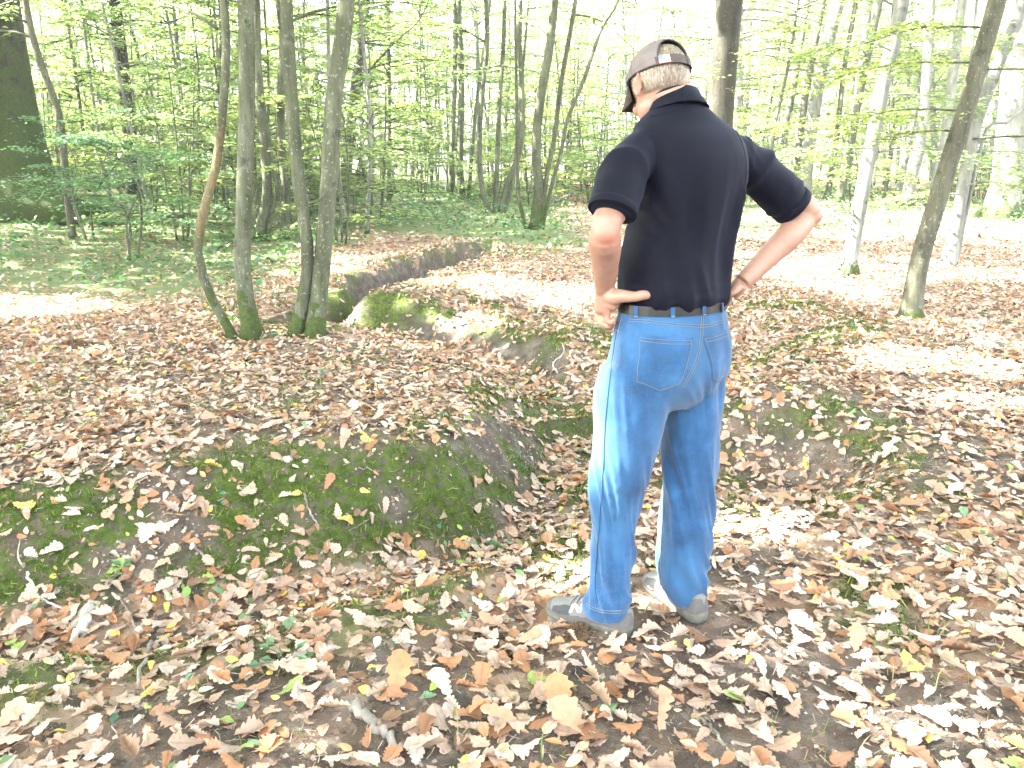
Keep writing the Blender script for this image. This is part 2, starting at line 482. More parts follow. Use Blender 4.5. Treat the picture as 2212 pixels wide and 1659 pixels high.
def litter_density(x, y):
    dA, _, _ = seg_dist(x, y, TR_A)
    d = 1.1 - .50 * bare_mask(x, y) - .40 * moss_mask(x, y)
    d = np.maximum(d, 1.0 * (1 - sstep(.28, .5, dA)))
    gx_, gy_ = normals(x, y); d = d * (1 - .9 * sstep(.50, 1.0, np.hypot(gx_, gy_)))
    d = d * (1 - .88 * green_mask(x, y))
    d = d * (.5 + .9 * fbm(x * 2.3, y * 2.3, 61, 3))
    return np.clip(d, .04, 1)
def place(n, x0, x1, y0, y1, g, dens=litter_density):
    x = g.uniform(x0, x1, n); y = g.uniform(y0, y1, n)
    k = in_view(x, y) & (g.uniform(0, 1, n) < dens(x, y))
    for fx, fy in MAN_FEET: k &= np.hypot(x - fx, y - fy) > .07
    return x[k], y[k]
g = np.random.default_rng(11)
MAT_DRY = leaf_material('dry_leaf', None, .16, .6, (1.1, .9, .6), use_col=True)
LV, LF, LC, off = [], [], [], 0
def push(r):
    global off
    LV.append(r[0]); LF.append(r[1] + off); LC.append(r[2]); off += len(r[0])
x, y = place(33000, -5.5, 5.5, 1.0, 6.5, g)
push(scatter(oak_vars, x, y, (.042 + .062 * g.uniform(0, 1, len(x)) ** 1.5) * g.uniform(.8, 1.1, len(x)), .21, (.004, .03), g))
x, y = place(7500, -5, 5, 1.0, 7, g)
push(scatter(ell_vars, x, y, g.uniform(.03, .065, len(x)), .3, (.004, .03), g,
             np.array([(.42, .32, .2), (.50, .44, .33), (.48, .40, .08), (.25, .33, .07), (.36, .2, .1)]), np.array([.3, .32, .1, .05, .23])))
x, y = place(98000, -15, 15, 6.2, 14.5, g)
push(scatter(low_vars, x, y, g.uniform(.04, .095, len(x)), .32, (.004, .035), g))
x, y = place(60000, -37, 37, 14, 38, g)
push(scatter(low_vars, x, y, g.uniform(.09, .17, len(x)), .3, (.004, .04), g))
lme = mesh_np('fallen_leaves', np.concatenate(LV), [np.concatenate(LF)], np.concatenate(LC))
tag(link('fallen_leaves', lme, MAT_DRY), kind='stuff')

# broken leaf scraps and crumbs between the leaves
scrap = [(np.array([(-.5, 0, 0), (.1, -.4, .12), (.5, .1, 0), (-.05, .45, .1)]), np.array([(0, 1, 2, 3)])),
         (np.array([(-.8, -.08, 0), (.8, -.05, .1), (.8, .06, .1), (-.8, .08, 0)]), np.array([(0, 1, 2, 3)]))]
x, y = place(90000, -4.6, 4.6, 1.0, 6.8, g, lambda x, y: .9 - .6 * moss_mask(x, y))
r = scatter(scrap, x, y, g.uniform(.006, .024, len(x)), .35, (.002, .012), g,
            np.array([(.30, .24, .19), (.24, .17, .115), (.17, .10, .06), (.38, .33, .28), (.07, .055, .045)]), np.array([.3, .2, .2, .15, .15]))
tag(link('leaf_debris', mesh_np('leaf_debris', r[0], [r[1]], r[2]), MAT_DRY), kind='stuff')

# moss: short soft blades over the mossy banks
blade = [(np.array([(-.12, 0, 0), (.12, 0, 0), (.03, .3 * s, 1), (-.03, .3 * s, 1)]), np.array([(0, 1, 2, 3)])) for s in (-1, .2, 1)]
x, y = place(300000, -4.5, 3.6, 1.3, 9.3, g, lambda x, y: np.clip(moss_mask(x, y) * 1.3 - .2, 0, 1) * (fbm(x * 9, y * 9, 71, 3) > .43))
r = scatter(blade, x, y, g.uniform(.012, .034, len(x)), .55, (-.004, .012), g,
            np.array([(.055, .095, .012), (.09, .145, .018), (.14, .19, .027), (.04, .065, .01), (.17, .19, .045)]), np.array([.3, .27, .16, .2, .07]))
MAT_GREENCOL = leaf_material('moss_blade', None, .3, .7, (1.2, 1.2, .6), use_col=True)
tag(link('moss', mesh_np('moss', r[0], [r[1]], r[2], smooth=False), MAT_GREENCOL), kind='stuff')
# sparse grass on the bank tops
gb = [(np.array([(-.03, 0, 0), (.03, 0, 0), (.02, .25 * s, .6), (-.02, .25 * s, .6), (.003, .75 * s, .85), (-.003, .75 * s, .85)]), np.array([(0, 1, 2, 3), (3, 2, 4, 5)])) for s in (-1, .4, 1)]
x, y = place(30000, -4.5, 5, 1.5, 8, g, lambda x, y: (fbm(x * 1.2, y * 1.2, 81, 3) > .60) * .5 * (fbm(x * 4, y * 4, 83, 2) > .5) + .004)
r = scatter(gb, x, y, g.uniform(.03, .085, len(x)), .45, (-.003, .001), g, np.array([(.10, .16, .04), (.16, .2, .07), (.3, .27, .14)]), np.array([.5, .3, .2]))
tag(link('grass', mesh_np('grass', r[0], [r[1]], r[2], smooth=False), MAT_GREENCOL), kind='stuff')
# ground ivy and seedlings: small green leaves over the middle distance
gl = [(np.array([(0, -.5, 0), (.36, -.1, .14), (0, .55, .02), (-.36, -.1, .14)]), np.array([(0, 1, 2, 3)]))]
x, y = place(75000, -22, 14, 8, 34, g, lambda x, y: green_mask(x, y) * sstep(.36, .56, fbm(x * 1.1, y * 1.1, 91, 3)))
r1 = scatter(gl, x, y, g.uniform(.05, .12, len(x)), .45, (.02, .24), g, np.array([(.045, .12, .04), (.07, .16, .05), (.11, .20, .07), (.06, .13, .09)]), np.array([.3, .3, .2, .2]))
x, y = place(900, -4, 3.4, 1.3, 7, g, lambda x, y: (fbm(x * 1.5, y * 1.5, 97, 2) > .55) * .75)
r2 = scatter(gl, x, y, g.uniform(.025, .045, len(x)), .35, (.01, .04), g, np.array([(.05, .15, .09), (.10, .2, .08), (.18, .27, .08)]), np.array([.5, .3, .2]))
me = mesh_np('ground_ivy', np.concatenate([r1[0], r2[0]]), [np.concatenate([r1[1], r2[1] + len(r1[0])])], np.concatenate([r1[2], r2[2]]))
tag(link('ground_ivy_leaves', me, MAT_GREENCOL), kind='stuff')
# ================================================================== trees
def bark_material(name, lo, mid_, hi, spots=.5, moss_h=.45, groove=1.0, lichen=None):
    m, t, b, out = new_mat(name)
    P = coords(t)
    n1 = noise(t, 3.0, 5, .6, mapping(t, (2.2, 2.2, .6)))
    c = ramp(t, [(.3, lo), (.5, mid_), (.72, hi)], n1)
    fine = noise(t, 14 * groove, 6, .7, mapping(t, (3, 3, .35)))
    c = mix(t, math_n(t, 'MULTIPLY', ramp(t, [(.35, (1, 1, 1)), (.55, (0, 0, 0))], fine), .4), c, tuple(v * .45 for v in lo))
    sp = ramp(t, [(.63, (0, 0, 0)), (.68, (1, 1, 1))], noise(t, 48, 2, .5, mapping(t, (1, 1, .8))))
    c = mix(t, math_n(t, 'MULTIPLY', sp, spots), c, (.22, .235, .185))
    big = ramp(t, [(.58, (0, 0, 0)), (.70, (1, 1, 1))], noise(t, 5, 4, .6, P))
    c = mix(t, math_n(t, 'MULTIPLY', big, .45 * spots), c, (.17, .19, .13))
    sc = ramp(t, [(.64, (0, 0, 0)), (.70, (1, 1, 1))], noise(t, 2.6, 3, .5, mapping(t, (1.6, 1.6, 1.9))))
    c = mix(t, math_n(t, 'MULTIPLY', sc, .6), c, tuple(v * .35 for v in lo))
    ms = attr(t, 'moss').outputs['Fac']
    nn = noise(t, 6, 5, .65, P)
    mf = math_n(t, 'GREATER_THAN', math_n(t, 'ADD', math_n(t, 'MULTIPLY', ms, .50), math_n(t, 'MULTIPLY', nn, 1.4)), 1.02)
    mc = ramp(t, [(.3, (.014, .025, .004)), (.6, (.042, .064, .010)), (.8, (.095, .12, .022))], noise(t, 30, 4, .7, P))
    c = mix(t, math_n(t, 'MULTIPLY', mf, .92), c, mc)
    if lichen:
        lf = math_n(t, 'MULTIPLY', attr(t, 'lichen').outputs['Fac'], ramp(t, [(.46, (0, 0, 0)), (.58, (1, 1, 1))], noise(t, 30, 5, .7, P)))
        c = mix(t, lf, c, lichen)
    t.links.new(c, b.inputs['Base Color'])
    b.inputs['Roughness'].default_value = .85; b.inputs['Specular IOR Level'].default_value = .25
    bump(t, b, math_n(t, 'ADD', fine, math_n(t, 'MULTIPLY', mf, 1.2)), .55, .02)
    return m
BARK = bark_material('hornbeam_bark', (.030, .034, .018), (.066, .073, .041), (.12, .13, .085), .6)
BARK_LICHEN = bark_material('lichened_bark', (.030, .034, .018), (.066, .073, .041), (.12, .13, .085), .6, lichen=(.17, .10, .03))
BARK_PALE = bark_material('pale_beech_bark', (.08, .085, .07), (.145, .15, .13), (.23, .235, .205), .5)
BARK_DARK = bark_material('dark_oak_bark', (.013, .013, .008), (.028, .027, .017), (.055, .052, .036), .2, groove=1.4)
BARK_BROWN = bark_material('brown_bark', (.034, .034, .021), (.070, .069, .045), (.12, .118, .082), .5)
LEAFM = leaf_material('beech_leaf', [(0, (.08, .135, .05)), (.3, (.13, .19, .075)), (.6, (.18, .24, .10)), (.85, (.25, .30, .13)), (1, (.36, .35, .17))], .6, .35, (1.25, 1.33, .95))
LEAF_YEL = leaf_material('yellowing_leaf', [(0, (.10, .15, .05)), (.4, (.17, .23, .08)), (.75, (.24, .29, .11)), (1, (.36, .33, .14))], .58, .4, (1.3, 1.35, .85))
LEAF_DK = leaf_material('dark_green_leaf', [(0, (.045, .10, .05)), (.5, (.075, .15, .075)), (1, (.13, .21, .10))], .45, .35, (1.2, 1.35, .9))  # a darker, bluer green for ivy and some saplings

def leaf_quads(Cn, dirv, nrm, size, g):
    """folded leaf blades: six corners, two quads each"""
    n = len(Cn)
    dirv = dirv / (np.linalg.norm(dirv, axis=1)[:, None] + 1e-9)
    side = np.cross(nrm, dirv); side /= np.linalg.norm(side, axis=1)[:, None] + 1e-9
    up = np.cross(dirv, side)
    s = size[:, None]; fold = g.uniform(.05, .3, n)[:, None] * s
    w = g.uniform(.26, .36, n)[:, None] * s
    A = Cn - dirv * s * .5; Bm = Cn + dirv * s * .5
    m1 = Cn - up * fold * .3
    V = np.stack([A, m1 + side * w + up * fold - dirv * s * .05, Bm, m1 - side * w + up * fold - dirv * s * .05], 1).reshape(-1, 3)
    F = np.arange(n * 4).reshape(-1, 4)
    return V, F
def spray(path, width, n, size, g, droop=.1, flat=.28):
    """leaves in a flat layer along a branch path"""
    P = np.asarray(path, float)
    u = g.uniform(.12, 1.0, n) ** .8 * (len(P) - 1)
    k = np.minimum(u.astype(int), len(P) - 2); f = (u - k)[:, None]
    c = P[k] * (1 - f) + P[k + 1] * f
    T = P[-1] - P[0]; T = T / (np.linalg.norm(T) + 1e-9)
    S = np.cross(T, [0, 0, 1.0]); S /= np.linalg.norm(S) + 1e-9
    off = g.normal(0, 1, n) * width * .5 * np.sin(np.clip(u / (len(P) - 1), .08, .98) * 3.0) ** .6
    c = c + S * off[:, None] + np.array([0, 0, 1.0]) * (g.normal(0, .05, n) * width - droop * np.abs(off))[:, None]
    nrm = np.stack([g.normal(0, flat, n), g.normal(0, flat, n), np.ones(n)], 1)
    d = T[None] * .6 + S[None] * np.sign(off)[:, None] + g.normal(0, .5, (n, 3)); d[:, 2] *= .4
    return leaf_quads(c, d, nrm, size * g.uniform(.7, 1.25, n), g)

def branch_path(p0, az, L, rise, g, n=7, wig=.06):
    s = np.linspace(0, 1, n)[:, None]
    d = np.array([math.cos(az), math.sin(az), 0])
    P = np.asarray(p0) + d * L * s + np.array([0, 0, 1.0]) * (rise * L * s - .28 * L * s ** 2)
    return P + np.cumsum(g.normal(0, wig * L / n, (n, 3)), 0) * (s > 0)

def along(P, z):
    i = np.searchsorted(P[:, 2], z); i = min(max(i, 1), len(P) - 1)
    f = np.clip((z - P[i - 1, 2]) / max(P[i, 2] - P[i - 1, 2], 1e-6), 0, 1)
    return P[i - 1] * (1 - f) + P[i] * f
class Tree:
    def __init__(s, seed): s.g = np.random.default_rng(seed); s.tr = []; s.cr = Geo(); s.stems = []
    def stem(s, P, r0, r1, sides=12, moss=.4, n=26, flare=.0, lichen=None):
        P = resample(P, n); u = np.linspace(0, 1, n)
        r = r0 + (r1 - r0) * u
        h = P[:, 2] - P[0, 2]
        r = r * (1 + flare * np.exp(-h / (.9 * r0 + .12)))
        V, F = tube(P, r, sides, True, .07, int(s.g.integers(1e6)))
        hv = V[:, 2] - P[0, 2]
        mv = np.clip(1.3 - hv / max(moss, .01), 0, 1) + .16
        c_ = np.repeat(P, sides, 0); lat = V[:len(c_)] - c_; an = np.arctan2(lat[:, 1], lat[:, 0])
        V[:len(c_)] = c_ + lat * (1 + flare * .9 * np.exp(-np.clip(hv[:len(c_)], 0, 9) / (.5 * r0 + .06)) * (.5 + .5 * np.sin(4 * an + r0 * 90)))[:, None]
        lv = np.zeros(len(V)) if lichen is None else sstep(lichen[0], lichen[0] + .2, hv) * (1 - sstep(lichen[1] - .2, lichen[1], hv))
        s.tr.append((V, F, mv, lv)); s.stems.append((P, r))
        return P
    def limb(s, P, r0, r1, sides=6):
        V, F = tube(resample(P, 12), np.linspace(r0, r1, 12), sides, True, .05, 3)
        s.tr.append((V, F, np.full(len(V), .2), np.zeros(len(V))))
    def leafy_branch(s, p0, az, L, rise=.25, leaves=90, size=.09, width=None, r=.012, sub=2):
        g = s.g
        P = branch_path(p0, az, L, rise, g)
        s.limb(P, r, r * .25)
        width = width or .45 * L
        s.cr.add(*spray(P, width, leaves, size, g))
        for k in range(sub):
            i = g.integers(2, 6); a2 = az + g.choice([-1, 1]) * g.uniform(.5, 1.0)
            Q = branch_path(P[i], a2, L * g.uniform(.35, .6), rise * .6, g, 5)
            s.limb(Q, r * .5, r * .15, 4)
            s.cr.add(*spray(Q, width * .6, leaves // 3, size, g))
    def crown(s, z0, z1, nb, L, leaves=80, size=.10, stems=None):
        for k in range(nb):
            P, rr = s.stems[(stems or range(len(s.stems)))[s.g.integers(len(stems or s.stems))]]
            z = s.g.uniform(z0, z1)
            if z > P[-1, 2]: z = P[-1, 2] - .1
            f = np.clip((z - z0) / max(z1 - z0, .1), 0, 1)
            s.leafy_branch(along(P, z), s.g.uniform(0, 6.283), L * s.g.uniform(.55, 1.15) * (1 - .35 * f), s.g.uniform(.05, .5), int(leaves * s.g.uniform(.6, 1.3)), size, r=max(.008, .012 * L))
    def build(s, name, loc, bark, leafm, label, cat='tree', group=None, rz=0, split=None):
        root = empty(name, loc, rz)
        tag(root, label, cat, group)
        if split:                                  # one trunk mesh per stem: ranges of s.tr
            for (a, b_, pl) in split:
                o = link('trunk', s._tm(s.tr[a:b_]), bark, root)
                if pl: o['label'] = pl
        else:
            link('trunk', s._tm(s.tr), bark, root)
        if s.cr.n: link('crown', s.cr.mesh('crown', smooth=False), leafm, root)
        return root
    def _tm(s, lst):
        V, F, off, mv, lv = [], {}, 0, [], []
        for v, f, m_, l_ in lst:
            for q in f: F.setdefault(q.shape[1], []).append(q + off)
            V.append(v); mv.append(m_); lv.append(l_); off += len(v)
        return mesh_np('trunk', np.concatenate(V), [np.concatenate(q) for q in F.values()], fattr={'moss': np.concatenate(mv), 'lichen': np.concatenate(lv)})

def px_path(pts, base, extra=None):
    """stem points given where the photograph shows them, at the tree's own ground distance; returned relative to the base"""
    b = np.asarray(base)
    out = []
    for p in pts:
        Yv = b[1] + (p[2] if len(p) > 2 else 0)
        out.append(W(p[0], p[1], Yv) - b)
    out = np.array(out)
    out[0, 2] = min(out[0, 2], 0) - .12
    d = out[-1] - out[-2]; d = d / np.linalg.norm(d)
    for k in range(1, 4): out = np.vstack([out, out[-1] + (d * .6 + np.array([0, 0, .4])) * (extra or 2.0)])
    return out

def hero(name, base_px, stems, widths, bark, leafm, label, seed, crown=None, group=None, moss=.4, flare=.35, extra=2.0, extras=None, split=False, lichen=None, sides=14, depth=None, cat='tree'):
    """stems: lists of picture points; widths: (base, top-of-frame) in picture units"""
    base = G(*base_px) if depth is None else None
    if base is None:
        w = W(base_px[0], base_px[1], depth); base = np.array([w[0], depth, hgt(w[0], depth)])
    t = Tree(seed); rngs = []
    k = base[1] / ray(1106, base_px[1])[1] / FPX
    for i, (pts, wd) in enumerate(zip(stems, widths)):
        a = len(t.tr)
        P = px_path(pts, base, extra)
        t.stem(P, wd[0] * k / 2, wd[1] * k / 2 * .82, sides, moss, 40, flare, lichen[i] if lichen else None)
        rngs.append([a, len(t.tr), None])
    if crown: t.crown(*crown)
    if extras: extras(t, base)
    if split:
        rngs[-1][1] = rngs[-1][1]
        tail = len(t.tr)
        if rngs[-1][1] < tail: rngs[0] = rngs[0]
        sp = [tuple(r) for r in rngs]
        if tail > rngs[-1][1]: sp.append((rngs[-1][1], tail, None))
        # branches belong to the last trunk mesh
        sp = sp[:-2] + [(sp[-2][0], tail, None)] if tail > rngs[-1][1] else sp
        return t.build(name, base, bark, leafm, label, cat, group, split=sp)
    return t.build(name, base, bark, leafm, label, cat, group)

# --- the four-stemmed hornbeam clump left of centre
def ex_clump(t, base):
    for (p, az, L) in [((470, 62), 2.6, 1.3), ((600, 60), .6, 1.4), ((650, 330), 1.2, .5)]:
        w = W(p[0], p[1], base[1]) - base
        t.leafy_branch(w, az, L, .5, 26, .06, r=.014, sub=1)
    w = W(668, 440, base[1] - .1) - base
    t.limb(np.array([w, w + [.10, -.05, .03], w + [.2, -.06, .13]]), .012, .004)
hero('hornbeam_coppice', (610, 728),
     [[(515, 738), (495, 712), (462, 655), (436, 590), (427, 530), (440, 450), (465, 370), (480, 250), (488, 130), (484, 0)],
      [(548, 712), (534, 660), (524, 590), (528, 420), (533, 220), (530, 0)],
      [(628, 722), (652, 660), (664, 600), (662, 510), (648, 420), (634, 270), (624, 120), (618, 0)],
      [(676, 738), (684, 690), (695, 580), (704, 480), (714, 330), (722, 200), (748, 0)]],
     [(19, 14), (35, 23), (28, 19), (37, 29)], BARK_LICHEN, LEAFM, 'clump of four grey trunks on one mossy stool, left of the man', 1,
     (4.2, 7.5, 20, 2.0, 60, .09), moss=.5, flare=.55, extras=ex_clump, split=True, lichen=[(1.0, 2.0), (9, 10), (9, 10), (9, 10)], extra=2.2)
# --- stools and poles behind it
hero('hornbeam_coppice', (567, 520), [[(560, 522), (566, 480), (577, 420), (572, 330), (562, 220), (556, 140), (553, 0)], [(572, 520), (590, 450), (600, 400), (588, 345)]],
     [(21, 13), (10, 4)], BARK, LEAFM, 'forked grey trunk on a dark mossy stump, just behind the four-stemmed clump', 2, (4, 8, 14, 2.0, 70, .1), moss=.5, flare=.9)
hero('hornbeam_tree', (613, 518), [[(613, 520), (617, 420), (608, 300), (607, 180), (612, 90), (603, 0)]], [(18, 12)], BARK, LEAFM,
     'slender straight trunk with mossy foot just right of the forked trunk on the dark stump', 3, (3.8, 8, 12, 2.0, 70, .1), moss=.4, flare=.6)
def ex_ivy(t, base):
    P, r = t.stems[0]
    c = P[t.g.integers(18, 32, 420)] + t.g.normal(0, .22, (420, 3))
    t.cr.add(*leaf_quads(c, t.g.normal(0, 1, (420, 3)) - [0, 0, .5], t.g.normal(0, .6, (420, 3)) + [0, -1, .3], t.g.uniform(.07, .13, 420), t.g))
def ex_ivy_bough(t, base):
    ex_ivy(t, base)
    t.limb(np.array([W(p[0], p[1], base[1] - .2 - .3 * i) - base for i, p in enumerate([(768, 205), (800, 150), (860, 85), (905, 45), (930, -10)])]), .035, .014)
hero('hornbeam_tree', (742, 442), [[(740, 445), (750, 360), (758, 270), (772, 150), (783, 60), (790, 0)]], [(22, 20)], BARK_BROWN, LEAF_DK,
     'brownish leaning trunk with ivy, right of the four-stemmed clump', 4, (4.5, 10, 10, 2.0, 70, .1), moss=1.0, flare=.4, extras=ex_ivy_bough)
# --- the pair and the stools in the middle distance
hero('hornbeam_coppice', (985, 432), [[(973, 432), (976, 330), (982, 180), (983, 0)], [(997, 432), (994, 330), (997, 180), (990, 0)], [(1012, 432), (1020, 330), (1030, 220), (1052, 60), (1058, 0)]],
     [(11, 9), (15, 12), (8, 6)], BARK, LEAFM, 'pair of close upright stems with a thinner third, at the far edge of the clearing', 5, (3.5, 9, 18, 2.0, 70, .12), moss=.7)
hero('hornbeam_coppice', (1068, 460), [[(1062, 462), (1044, 420), (1036, 340), (1040, 220), (1052, 100), (1050, 0)], [(1069, 462), (1073, 380), (1078, 240), (1088, 90), (1090, 0)],
                                       [(1078, 462), (1098, 390), (1124, 320), (1128, 200), (1122, 90), (1124, 0)], [(1085, 460), (1105, 410), (1112, 360)]],
     [(12, 8), (11, 8), (13, 9), (9, 4)], BARK, LEAFM, 'vase-shaped coppice of thin curved stems beside the far end of the dark trench', 6, (3.5, 9, 18, 2.2, 70, .11), moss=.25, flare=.3)
hero('hornbeam_coppice', (1155, 495), [[(1155, 496), (1158, 450), (1164, 405), (1158, 330), (1165, 230), (1186, 110), (1198, 0)], [(1163, 420), (1182, 375), (1197, 300), (1212, 180), (1243, 0)],
                                       [(1168, 415), (1196, 385), (1212, 330), (1225, 260), (1262, 170), (1300, 60), (1335, 0)], [(1138, 490), (1128, 460), (1120, 425), (1118, 350)]],
     [(22, 13), (11, 8), (9, 6), (9, 4)], BARK, LEAFM, 'short mossy trunk forking into three wavy limbs, just left of the man', 7, (4, 9, 16, 2.2, 60, .10), moss=.75, flare=.4)
# --- the dark straight oak behind the man's neck
def ex_sprout(t, base):
    for p, az in [((1548, 150), 4.4), ((1562, 190), 5.4), ((1555, 130), 3.6), ((1575, 115), 5.0)]:
        w = W(p[0], p[1], base[1] - .22) - base
        t.leafy_branch(w, az, .45, -.1, 26, .06, r=.005, sub=1)
hero('oak_tree', (1546, 470), [[(1545, 470), (1553, 300), (1565, 130), (1576, 0)]], [(55, 50)], BARK_DARK, LEAF_YEL,
     'thick dark furrowed trunk with a sprig of bright leaves, directly behind the man', 8, (7, 12, 14, 3, 90, .1), moss=.5, extras=ex_sprout, depth=12.5, flare=.3, extra=3)
# --- right-hand trees
def ex_right(L):
    def f(t, base):
        for (px, py, dy, az, ln, n) in L:
            w = W(px, py, base[1] + dy) - base
            t.leafy_branch(w, az, ln, .12, n, .075, r=.011, sub=3)
    return f
hero('beech_tree', (1737, 432), [[(1733, 434), (1740, 380), (1752, 280), (1776, 140), (1812, 0)]], [(29, 26)], BARK_PALE, LEAF_YEL,
     'tall pale grey trunk lit by sun, leaning right behind the man\'s bent right arm', 9, (6, 12, 16, 3, 90, .11), moss=.3, extra=3)
hero('beech_tree', (1716, 425), [[(1714, 428), (1726, 330), (1738, 220), (1756, 120), (1778, 0)]], [(16, 14)], BARK_BROWN, LEAFM,
     'thinner blotched brown trunk close on the left of the tall pale trunk', 10, (4, 10, 12, 2, 70, .11), moss=.3)
hero('beech_tree', (1828, 592), [[(1828, 594), (1846, 510), (1866, 400), (1888, 290), (1915, 150), (1950, 0)]], [(30, 27)], BARK_PALE, LEAFM,
     'leaning grey trunk with a mossy foot, right of the man\'s elbow', 11, (4.6, 9, 14, 2.4, 90, .09), moss=.35, flare=.7, extra=2.4,
     extras=ex_right([(1880, 322, -.2, 3.3, 1.5, 150), (1880, 330, 0, -.2, 1.9, 180), (1925, 110, -.3, 3.6, 1.8, 120), (1930, 60, .2, .2, 1.8, 160), (1900, 205, .3, .1, 1.6, 120)]))
hero('oak_tree', (1968, 690), [[(1964, 692), (1976, 620), (1992, 540), (2020, 450), (2056, 330), (2090, 225), (2122, 110), (2154, 0)]], [(38, 36)], BARK_BROWN, LEAF_YEL,
     'brown trunk leaning right, nearest of the trees to the right of the man', 12, (3.6, 7, 14, 2.2, 90, .075), moss=.3, flare=.6, extra=1.8,
     extras=ex_right([(2070, 285, .1, 3.3, .8, 60), (2100, 300, .2, -.1, 1.6, 150), (2085, 240, .2, 3.5, 1.6, 170), (2110, 150, .3, .1, 1.4, 150), (2105, 135, .3, 3.3, 1.6, 170), (2135, 60, .1, 3.0, 1.5, 140)]))
hero('beech_tree', (2050, 575), [[(2044, 578), (2060, 520), (2078, 420), (2095, 330), (2110, 262), (2140, 180), (2180, 80), (2210, 0)], [(2098, 290), (2088, 230), (2092, 180)], [(2100, 305), (2130, 280), (2180, 262)]],
     [(27, 18), (8, 4), (8, 4)], BARK_PALE, LEAF_YEL, 'grey trunk forking above head height, behind and right of the brown leaning trunk', 13, (3.6, 9, 18, 2.6, 100, .09), moss=.2, flare=.9, extra=2.2,
     extras=ex_right([(2100, 330, 0, .2, 1.8, 150), (2090, 400, -.2, .3, 1.5, 150), (2075, 420, -.2, 3.0, 1.2, 80)]))
hero('beech_tree', (2168, 470), [[(2163, 472), (2172, 400), (2182, 300), (2192, 180), (2205, 0)]], [(56, 44)], BARK_PALE, LEAFM,
     'very stout pale trunk at the right edge of the clearing, bleached by sunlight', 14, (5, 12, 22, 4, 110, .14), moss=.6, flare=.7, extra=4)
for pts, wd, bk, lab, sd in [
    ([(1811, 436), (1822, 390), (1836, 327), (1858, 200), (1886, 70), (1900, 0)], (17, 13), BARK, 'slim grey trunk leaning right with a mossy foot, far behind the man\'s bent elbow', 31),
    ([(1786, 430), (1796, 370), (1807, 303), (1825, 140), (1850, 0)], (12, 9), BARK, 'thin straight stem close on the left of the slim leaning trunk behind the elbow', 32),
    ([(1952, 444), (1966, 400), (1984, 327), (2000, 200), (2010, 0)], (24, 18), BARK_PALE, 'pale stout trunk at the far wood edge between the two leaning trunks', 33),
    ([(2015, 446), (2026, 380), (2042, 300), (2060, 150), (2078, 0)], (22, 18), BARK_PALE, 'white sunlit trunk just left of the brown leaning trunk, at the far wood edge', 34),
    ([(1601, 400), (1606, 280), (1614, 150), (1620, 0)], (17, 14), BARK_PALE, 'pale straight trunk just right of the thick dark trunk behind the man', 35),
    ([(1672, 420), (1690, 320), (1712, 200), (1735, 60), (1745, 0)], (14, 11), BARK, 'slim leaning stem between the man\'s right shoulder and the blotched brown trunk', 36)]:
    hero('beech_tree', pts[0], [pts], [wd], bk, LEAF_YEL, lab, sd, (3.8, 9, 9, 2.2, 60, .12), moss=.5, flare=.5)
# --- left edge
hero('oak_tree', (40, 462), [[(30, 464), (16, 380), (2, 280), (-16, 160), (-40, 0)]], [(150, 100)], BARK_DARK, LEAFM,
     'huge moss-covered oak trunk with spreading root flare at the left edge', 15, (6, 14, 26, 5, 130, .14), moss=4.2, flare=1.0, extra=5, sides=22)
hero('hornbeam_tree', (40, 440), [[(62, 440), (58, 300), (45, 150), (22, 0)]], [(30, 28)], BARK_DARK, LEAFM,
     'dark straight trunk rising just behind the huge mossy oak', 16, (5, 12, 12, 3, 90, .13), moss=.4, extra=3)
hero('hornbeam_tree', (290, 420), [[(288, 425), (280, 300), (266, 150), (247, 0)]], [(26, 26)], BARK_DARK, LEAFM,
     'dark trunk partly wrapped in leaves in the thicket right of the huge mossy oak', 17, (3, 10, 20, 2.5, 90, .13), moss=.4, extra=3, extras=ex_ivy)
hero('hornbeam_tree', (158, 515), [[(158, 517), (150, 460), (141, 370), (132, 270), (118, 215), (86, 130), (66, 60), (55, 0)]], [(15, 11)], BARK_BROWN, LEAFM,
     'thin crooked tan pole with a kink halfway up, in the green cover at left', 18, (3.2, 8, 12, 1.8, 70, .09), moss=.2)
# --- leafy understorey shrubs at left
def shrub(base_px, label, seed, h, n, leafm=LEAFM, L=1.1, leaves=90, stems=3, size=.06, z0=.5, flatb=.12):
    base = G(*base_px); t = Tree(seed)
    for k in range(stems):
        a = t.g.uniform(0, 6.28); o = np.array([math.cos(a), math.sin(a), 0]) * .09
        P = np.array([o - [0, 0, .05], o * 2 + [t.g.normal(0, .06), t.g.normal(0, .06), h * .35], o * 3 + [t.g.normal(0, .2), t.g.normal(0, .2), h * .7], o * 4.5 + [t.g.normal(0, .35), t.g.normal(0, .3), h]])
        t.stem(P, .022, .006, 7, .15, 16)
    for k in range(n):
        P, r = t.stems[t.g.integers(len(t.stems))]
        z = t.g.uniform(z0, h * .98)
        t.leafy_branch(along(P, z), t.g.uniform(0, 6.283), L * t.g.uniform(.5, 1.15), t.g.uniform(.1, .55), int(leaves * t.g.uniform(.6, 1.2)), size, r=.007, sub=2)
    return t.build('beech_sapling', base, BARK, leafm, label, 'sapling')
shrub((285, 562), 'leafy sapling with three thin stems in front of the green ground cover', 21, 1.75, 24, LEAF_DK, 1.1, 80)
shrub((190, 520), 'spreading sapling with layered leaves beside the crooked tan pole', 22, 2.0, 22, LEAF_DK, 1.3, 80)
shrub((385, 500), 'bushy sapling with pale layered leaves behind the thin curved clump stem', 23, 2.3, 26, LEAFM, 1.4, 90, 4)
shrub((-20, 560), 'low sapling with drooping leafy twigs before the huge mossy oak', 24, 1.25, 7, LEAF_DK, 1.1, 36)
shrub((455, 470), 'tall wispy sapling behind the first large clump stem', 25, 3.0, 22, LEAFM, 1.3, 80, 3, .07)
